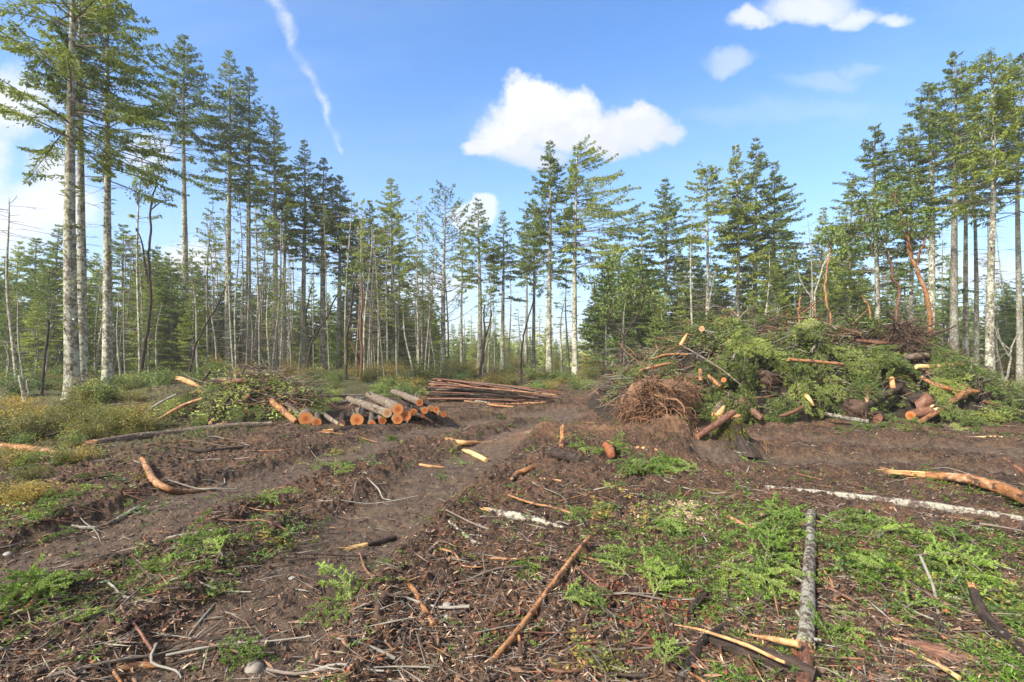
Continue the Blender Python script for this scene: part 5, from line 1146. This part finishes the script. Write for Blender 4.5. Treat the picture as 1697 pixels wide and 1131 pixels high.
# (u, v, ru, rv, count, scale, words)
Z1 = [(1085, 785, 62, 16, 34, 1.1, 'in the bright heap in the centre, in front of the mound'), (985, 752, 45, 10, 12, 1.0, 'near the dark chunk of log'), (1020, 815, 40, 16, 4, .7, 'below the bright heap in the centre'),
      (985, 872, 45, 35, 9, 1.0, 'at the top of the long peeled pole'), (1110, 880, 48, 14, 7, .8, 'by the sawdust patch'), (1165, 858, 18, 10, 2, .7, 'on the right of the sawdust patch'), (1010, 945, 55, 45, 11, .9, 'just right of the long peeled pole'),
      (1100, 965, 40, 28, 6, .9, 'in the middle of the right foreground debris'), (1265, 960, 60, 55, 20, .95, 'left of the pale lichened log'), (1300, 880, 22, 32, 6, .9, 'upright by the far end of the pale log'),
      (1415, 878, 50, 18, 8, .9, 'right of the far end of the pale log'), (1540, 895, 65, 20, 9, .8, 'below the long white lichened log'), (1440, 960, 60, 40, 12, .9, 'right of the middle of the pale log'), (1600, 955, 80, 35, 13, .95, 'at the right edge, middle foreground'),
      (1660, 1010, 50, 45, 8, .95, 'at the right edge above the broken branch'), (1400, 1050, 60, 40, 8, .9, 'right of the near end of the pale log'), (1535, 1040, 60, 40, 8, .9, 'above the dark red log'), (1500, 790, 70, 9, 6, .7, 'beyond the orange stripped log'),
      (960, 1030, 60, 50, 8, .8, 'right of the lower part of the long peeled pole'), (1100, 1095, 40, 26, 3, .8, 'at the bottom by the charred branch'), (880, 940, 30, 25, 3, .6, 'left of the long peeled pole'), (565, 1020, 45, 28, 5, .85, 'near the hooked dark root'),
      (340, 915, 60, 24, 9, .9, 'on the debris ridge between the left tracks'), (240, 945, 60, 26, 6, .8, 'on the left part of the debris ridge'), (60, 985, 55, 32, 8, .85, 'at the left edge on the debris ridge'), (110, 1025, 60, 25, 4, .7, 'below the debris ridge at left'),
      (415, 1100, 40, 18, 3, .7, 'beside the large pale stone'), (60, 868, 70, 16, 7, .9, 'beyond the left track at the left edge'), (180, 800, 70, 20, 6, .8, 'among the low plants left of the elbow branch'), (450, 835, 45, 12, 4, .7, 'between the left tracks'),
      (560, 790, 50, 14, 4, .6, 'further along between the tracks'), (1340, 795, 50, 10, 5, .7, 'beyond the left end of the white lichened log'), (1250, 752, 22, 9, 3, .6, 'at the foot of the mossy stump'), (1640, 700, 55, 15, 8, .8, 'at the right edge beyond the track'),
      (1545, 716, 50, 7, 5, .7, 'along the edge of the right track'), (640, 735, 60, 10, 5, .6, 'in front of the log stack'), (760, 790, 40, 18, 3, .6, 'right of the wheel track'), (1420, 712, 60, 6, 5, .8, 'along the foot of the big pile'),
      (690, 655, 30, 5, 5, .9, 'on top of the right part of the log stack'), (540, 670, 40, 7, 4, .9, 'behind the log stack'), (855, 700, 60, 8, 3, .6, 'on the far end of the tracks'), (1700, 1085, 30, 30, 3, .9, 'in the bottom right corner')]
KEEP = [(1344, 862, 1337, 1131), (976, 910, 790, 1128), (1120, 1056, 1300, 1138), (1268, 813, 1700, 870), (1126, 1131, 1212, 1040), (1612, 1012, 1700, 1095), (1500, 1074, 1620, 1116), (236, 776, 350, 813), (664, 962, 719, 1044)]
def segd(u, v, a, b, c, d):
    t = max(0, min(1, ((u - a) * (c - a) + (v - b) * (d - b)) / ((c - a) ** 2 + (d - b) ** 2))); return math.hypot(u - a - t * (c - a), v - b - t * (d - b))
for (u, v, ru, rv, n, s, words) in Z1:
    for i in range(int(n * .78 + .5)):
        a = rng.uniform(0, 6.283); q = rng.random() ** .5; uu = u + .8 * ru * q * math.cos(a); vv = v + .8 * rv * q * math.sin(a); 
        if any(segd(uu, vv, *k) < 30 for k in KEEP): continue
        p = gp(uu, vv); far = p[1] > 8.5; o = (FB if far else NB)[int(rng.integers(0, 4 if far else 5))]
        sc = s * rng.uniform(.75, 1.5) * (.6 if far else 1.0)
        nv = (rng.normal(0, .28), rng.normal(-.08, .28), 1); yaw = rng.uniform(0, 6.283)
        lift = .015 + rng.uniform(0, .05)
        if 'on top of the right' in words: lift = .42
        place_bough(o, Vector(p) + Vector((-math.cos(yaw) * .2 * sc, -math.sin(yaw) * .2 * sc, lift)), nv, sc, yaw,
                    ('large green fir bough ' if sc > s * .9 else 'small green fir sprig ') + words, 'cut fir boughs lying on the soil')
def scatter_pile(n, us, vs, words, sc=(.7, 1.15)):
    k = 0
    while k < n:
        u = rng.uniform(*us); v = rng.uniform(*vs); h = hit(u, v)
        if h is None: k += .2; continue
        if float(pile(np.array([h.x]), np.array([h.y]))[0]) < .15: k += .2; continue
        k += 1; e = .1; gx = float(surf(np.array([h.x + e]), np.array([h.y]))[0] - surf(np.array([h.x - e]), np.array([h.y]))[0]) / .2; gy = float(surf(np.array([h.x]), np.array([h.y + e]))[0] - surf(np.array([h.x]), np.array([h.y - e]))[0]) / .2
        nv = Vector((-gx, -gy, 1)).normalized() + Vector(rng.normal(0, .3, 3)); yaw = rng.choice([rng.uniform(-2.6, -.5), rng.uniform(0, 6.28)], p=[.7, .3])
        o = FB[int(rng.integers(0, 4))]; place_bough(o, h + nv.normalized() * rng.uniform(.03, .2), nv, rng.uniform(*sc), yaw, words, 'fir boughs heaped on the brush piles')
scatter_pile(20, (1150, 1330), (548, 610), 'fir bough on the upper left crest of the big brush pile')
scatter_pile(15, (1150, 1330), (610, 680), 'fir bough on the left front of the big brush pile')
scatter_pile(20, (1330, 1510), (565, 625), 'thick fir bough on the upper middle of the big brush pile')
scatter_pile(8, (1330, 1510), (640, 700), 'fir bough near the cavity low in the big brush pile')
scatter_pile(14, (1500, 1640), (620, 710), 'fir bough at the right end of the big brush pile')
scatter_pile(7, (1010, 1120), (575, 640), 'fir bough on the left shoulder of the big brush pile', (.5, .8))
scatter_pile(8, (290, 450), (625, 705), 'fir bough on the small left brush pile', (.45, .75))

# leafy sprigs
def sprig(seed, n=26):
    rng = np.random.default_rng(seed); mb = MB()
    for b in range(4):
        a = rng.uniform(0, 6.283); P = smooth_path([(0, 0, 0), (math.cos(a) * .10, math.sin(a) * .10, .06), (math.cos(a) * .24, math.sin(a) * .24, .05 + rng.uniform(0, .1))], 3); tube(mb, P, .002, 3, 1)
        Q = P[rng.integers(1, len(P), n)] + rng.normal(0, .012, (n, 3)); D = rng.normal(0, 1, (n, 3)) * [1, 1, .4]; L = rng.uniform(.022, .045, n); kites(mb, Q, D, L, L * .5, rng.normal(0, .5, (n, 3)) + [0, 0, 1])
    return mb.build('leafy_sprig', [LEAF if seed % 2 else LEAF_G, TWIG], smooth=False)
SP = [sprig(i) for i in range(4)]; useds2 = set()
for (u, v, ru, rv, n, words) in [(1650, 1050, 50, 40, 12, 'in the yellow green leaves at the right edge'), (1030, 880, 30, 40, 5, 'near the top of the long peeled pole'), (990, 720, 60, 20, 5, 'on the soil left of the mound'), (130, 830, 120, 40, 16, 'among the low plants at left'), (600, 760, 120, 20, 8, 'between the far tracks'),
                                 (740, 760, 30, 20, 4, 'right of the far tracks'), (280, 960, 80, 40, 6, 'on the left debris ridge'), (1490, 960, 120, 60, 14, 'in the right foreground greens'), (1010, 1100, 60, 25, 5, 'at the bottom right of the long pole'), (470, 900, 60, 50, 4, 'left of the wheel track'), (1080, 830, 60, 30, 5, 'around the sawdust patch')]:
    for i in range(n):
        p = gp(u + rng.uniform(-ru, ru), v + rng.uniform(-rv, rv)); o = SP[int(rng.integers(0, 4))]
        if o.name in useds2: o = o.copy(); COL.objects.link(o)
        useds2.add(o.name); s = rng.uniform(.5, 1.1); o.location = (p[0], p[1], p[2] + .01); o.scale = (s, s, s); o.rotation_euler = (rng.normal(0, .2), rng.normal(0, .2), rng.uniform(0, 6.28))
        tag(o, 'small leafy green sprig ' + words, 'sprig', 'leafy sprigs torn off and lying about')

# ================================================================== STONES AND LITTER
def stone(u, v, wpx, lab, sq=.7):
    rng = np.random.default_rng(int(u)); p = gp(u, v); r = wpx / F * p[1] / 2; mb = MB(); blob(mb, (p[0], p[1], p[2] + r * sq * .35), r, rng, 2, .16, 0, sq)
    tag(mb.build('stone', [STONE], loc=(p[0], p[1], p[2])), lab, 'stone')
for a in [(421, 1114, 30, 'large smooth pale stone at the bottom edge left of centre', .8), (662, 1004, 17, 'round tan stone beside the hooked dark root', .7), (740, 1006, 17, 'smooth oval stone right of the knobbed peeled stick', .6), (739, 1026, 12, 'pale upright small stone under the oval one', .9),
          (1262, 1027, 20, 'buff stone half buried left of the pale lichened log', .6), (1226, 915, 14, 'pale stone left of the far end of the pale log', .6), (450, 1015, 16, 'reddish angular stone on the lower left track', .6), (614, 1003, 8, 'small brown stone left of the hooked root', .7),
          (12, 928, 13, 'brown stone on the left track at the left edge', .6), (1150, 945, 16, 'bluish grey flat stone in the centre right debris', .3), (833, 1098, 9, 'small tan pebble beside the lower end of the long pole', .7), (484, 960, 12, 'small dull stone by the left edge of the wheel track', .5)]: stone(*a)

def bits(mb, rng, P, a, b, c, mat=0, tilt=.35):
    n = len(P); O = np.array([[1, 0, 0], [-1, 0, 0], [0, 1, 0], [0, -1, 0], [0, 0, 1], [0, 0, -1.]]) ; V = O[None] * np.stack([a, b, c], -1)[:, None] * rng.uniform(.6, 1.2, (n, 6, 1)) + rng.normal(0, .12, (n, 6, 3)) * np.stack([a * .3, b, c], -1)[:, None]
    yw = rng.uniform(0, 6.283, n); t1 = rng.normal(0, tilt, n); cy, sy, ct, st = np.cos(yw), np.sin(yw), np.cos(t1), np.sin(t1)
    X, Y, Z = V[..., 0], V[..., 1], V[..., 2]; X, Z = X * ct[:, None] - Z * st[:, None], X * st[:, None] + Z * ct[:, None]; X, Y = X * cy[:, None] - Y * sy[:, None], X * sy[:, None] + Y * cy[:, None]
    W = np.stack([X, Y, Z], -1) + P[:, None]; Fc = np.array([[0, 2, 4], [2, 1, 4], [1, 3, 4], [3, 0, 4], [2, 0, 5], [1, 2, 5], [3, 1, 5], [0, 3, 5]])
    mb.add(W.reshape(-1, 3), (Fc[None] + np.arange(n)[:, None, None] * 6).reshape(-1, 3), mat)
def screen_pts(rng, n, vmin=640, vmax=1150, pw=1.0, umin=-40, umax=1740, keep=.35):
    u = rng.uniform(umin, umax, n); v = vmin + (vmax - vmin) * rng.random(n) ** pw; P = gp(u, v); m, _, _ = track_mask(P[:, 0], P[:, 1]); k = rng.random(n) < 1 - (1 - keep) * m
    k &= pile(P[:, 0], P[:, 1]) < .05
    P = P[k]; P[:, 2] = gz(P[:, 0], P[:, 1], True); return P
def litter():
    rng = np.random.default_rng(99)
    P = screen_pts(rng, 34000, keep=.5); n = len(P); s = .004 + .022 * rng.random(n) ** 4 + .0010 * P[:, 1]; mb = MB(); bits(mb, rng, P + [0, 0, .002], s, s * rng.uniform(.6, 1, n), s * rng.uniform(.5, .8, n)); 
    tag(mb.build('soil_crumbs', [CRUMB], smooth=False), 'loose dark soil crumbs all over the churned ground', 'soil', None, 'stuff')
    P = screen_pts(rng, 2600, keep=.5); n = len(P); s = .005 + .013 * rng.random(n) ** 3 + .0006 * P[:, 1]; mb = MB(); bits(mb, rng, P + [0, 0, .002], s, s * .8, s * .6)
    tag(mb.build('gravel', [STONE], smooth=True), 'small pebbles scattered in the churned soil', 'gravel', None, 'stuff')
    P = screen_pts(rng, 9000, keep=.2); n = len(P); L = .012 + .04 * rng.random(n) ** 2 + .001 * P[:, 1]; mb = MB(); bits(mb, rng, P + [0, 0, .006], L, L * rng.uniform(.15, .4, n), L * .10)
    q = screen_pts(rng, 4200, keep=.2); n = len(q); L = .01 + .03 * rng.random(n) ** 2 + .001 * q[:, 1]; bits(mb, rng, q + [0, 0, .008], L, L * .2, L * .08, 1)
    c = gp(rng.normal(1140, 34, 2400), rng.normal(852, 8, 2400)); L = rng.uniform(.008, .028, 2400); bits(mb, rng, c + [0, 0, .02], L, L * .5, L * .2, 1)
    tag(mb.build('bark_chips', [CHIP, CHIP_PALE], smooth=False), 'wood and bark chips strewn over the soil', 'wood chips', None, 'stuff')
    P = np.concatenate([gp(rng.normal(1050, 130, 1100), np.clip(rng.normal(1000, 60, 1100), 870, 1140)), screen_pts(rng, 900, vmin=760)]); n = len(P); mb = MB(); L = rng.uniform(.02, .05, n)
    kites(mb, P + [0, 0, .02], rng.normal(0, 1, (n, 3)) * [1, 1, .35], L, L * rng.uniform(.35, .7, n), rng.normal(0, .45, (n, 3)) + [0, 0, 1]); tag(mb.build('dead_leaves', [DEADLEAF], smooth=False), 'rust red dead leaves on the debris in the right foreground', 'dead leaves', None, 'stuff')
    # twigs nobody could count
    P = screen_pts(rng, 8500, keep=.25, pw=.9); n = len(P); L = rng.uniform(.03, .16, n) * (1 + P[:, 1] * .05); r = (.0014 + .0035 * rng.random(n) ** 2) * (1 + P[:, 1] * .10); mb = MB()
    h = n // 2
    for k, (a, b) in enumerate(((0, h), (h, int(n * .85)), (int(n * .85), n))): bits(mb, rng, P[a:b] + [0, 0, .012], L[a:b], r[a:b], r[a:b], k, .18)
    tag(mb.build('twig_litter', [TWIG, ROOT, TWIG_PALE], smooth=False), 'fine twigs and broken stems littering the soil', 'twigs', None, 'stuff')
    # green crumbs of needles: dense on the right and on the ridges, thin elsewhere
    P = screen_pts(rng, 30000, keep=.10, vmin=640); u = P[:, 0] / P[:, 1] * F + CX; v = HY + (CAMH - P[:, 2]) / P[:, 1] * F
    w = .08 + .62 * sst(u, 900, 1250) * sst(v, 770, 860) + .45 * np.exp(-((v - (1010 - .26 * u)) / 38) ** 2) * (u < 620) + .35 * sst(-u, -260, 0) * (v < 880) + .3 * (v < 730)
    w *= sst(fbm(P[:, 0] * 1.6, P[:, 1] * 1.6, 91, 3), -.14, .16) + .08
    w = np.where(np.array([min(segd(a, b, *q) for q in KEEP) for a, b in zip(u, v)]) < 16, 0, w)
    P = P[rng.random(len(P)) < w]; n = len(P); mb = MB(); k = 20; yaw = rng.uniform(0, 6.283, n); sc = rng.uniform(.5, 1.2, n) * (1 + P[:, 1] * .045)
    f = rng.random((n, k)); sx = np.stack([np.cos(yaw), np.sin(yaw), rng.normal(0, .2, n)], -1); sc = sc * 1.15; A = P[:, None] + sx[:, None] * (f * .11 * sc[:, None])[..., None] + [0, 0, .02]
    D = sx[:, None] * .7 + rng.normal(0, .7, (n, k, 3)) * [1, 1, .6]; ll = np.repeat(sc, k) * .026
    kites(mb, A.reshape(-1, 3), D.reshape(-1, 3), ll, ll * .2, rng.normal(0, 1, (n * k, 3)) + [0, 0, .8]); tag(mb.build('needle_litter', [FIR_NEAR], smooth=False), 'green needles and sprig tips strewn over the ground', 'needle litter', None, 'stuff')
litter()

# individual sticks scattered about
rng = np.random.default_rng(123)
for i in range(290):
    u = rng.uniform(-20, 1720); v = 660 + 480 * rng.random() ** 1.1; p = gp(u, v); m, _, _ = track_mask(p[None, 0], p[None, 1])
    if rng.random() < m[0] * .8 or pile(p[None, 0], p[None, 1])[0] > .1: continue
    L = rng.uniform(.18, .7) * (1 + p[1] * .06); a = rng.normal(0, .6) if rng.random() < .6 else rng.uniform(0, 3.14); d = np.array([math.cos(a), math.sin(a), 0]); Q = [p + d * L * t + np.array([rng.normal(0, .03), rng.normal(0, .03), 0]) * (t > 0) for t in (0, .35, .7, 1)]
    Q = np.array([[q[0], q[1], gzs(q[0], q[1]) + .015 + rng.uniform(0, .04)] for q in Q]); r = rng.uniform(.0035, .010) * (1 + p[1] * .04)
    mt, wd = [(TWIG, 'brown'), (BARK_RED, 'reddish'), (TWIG_PALE, 'pale grey'), (BARK_TAN, 'tan peeled'), (BARK_DARK, 'dark wet')][int(rng.integers(0, 5))]
    mb = MB(); Q = smooth_path(Q, 3); tube(mb, Q, np.linspace(r, r * .5, len(Q)), 6, 0, rng, .1); V, T_, _, _ = tube(MB(), Q, np.linspace(r, r * .5, len(Q)), 6); cap(mb, V[0], Q[0], -T_[0], 1)
    if rng.random() < .5: k = 5; dd = nrm(T_[k] + rng.normal(0, .7, 3) * [1, 1, .2]); tube(mb, np.array([Q[k], Q[k] + dd * L * .2, Q[k] + dd * L * .38]), [r * .6, r * .5, r * .3], 4, 0)
    side = 'near the left edge' if u < 300 else ('on the left side of the clearing' if u < 620 else ('in the middle of the clearing' if u < 1000 else ('right of the middle' if u < 1350 else 'on the right side')))
    dep = 'near' if v > 960 else ('halfway back' if v > 780 else 'far back')
    tag(mb.build('stick', [mt, CUT_PALE], loc=tuple(Q[0])), f'{"long" if L > .6 else "short"} thin {wd} stick {side}, {dep}', 'stick', 'loose sticks on the ground')

# ================================================================== AIR
def haze():
    mb = MB(); X0, X1, Y0, Y1, Z0, Z1 = -905, 905, -905, 905, -12, 32
    V = np.array([[x, y, z] for x in (X0, X1) for y in (Y0, Y1) for z in (Z0, Z1)], float)
    mb.add(V, np.array([[0, 1, 3, 2], [4, 6, 7, 5], [0, 4, 5, 1], [2, 3, 7, 6], [0, 2, 6, 4], [1, 5, 7, 3]])); 
    m = bpy.data.materials.new('haze'); m.use_nodes = True; nt = m.node_tree; nt.nodes.clear(); out = nt.nodes.new('ShaderNodeOutputMaterial'); pv = nt.nodes.new('ShaderNodeVolumePrincipled')
    pv.inputs['Color'].default_value = (1, .98, .90, 1); pv.inputs['Density'].default_value = .0009; nt.links.new(pv.outputs[0], out.inputs['Volume'])
    o = mb.build('haze', [m], smooth=False); o['kind'] = 'stuff'
haze()

# labels shared inside one spot are told apart by their order across it
def order_labels():
    words = 'first second third fourth fifth sixth seventh eighth ninth tenth eleventh twelfth thirteenth fourteenth fifteenth sixteenth seventeenth eighteenth nineteenth twentieth twenty-first twenty-second'.split(); by = {}
    for o in C.objects:
        if o.parent is None and o.get('group') and o.get('label'): by.setdefault((o['group'], o['label']), []).append(o)
    bpy.context.view_layer.update()
    for (g, l), os_ in by.items():
        if len(os_) < 2 or len(os_) > 22 or len(l.split()) > 13: continue
        os_.sort(key=lambda o: o.matrix_world.translation.x / max(o.matrix_world.translation.y, .1))
        for i, o in enumerate(os_): o['label'] = l + (', %s from left' % words[i] if len(os_) > 2 else (', the left one' if i == 0 else ', the right one'))
order_labels()
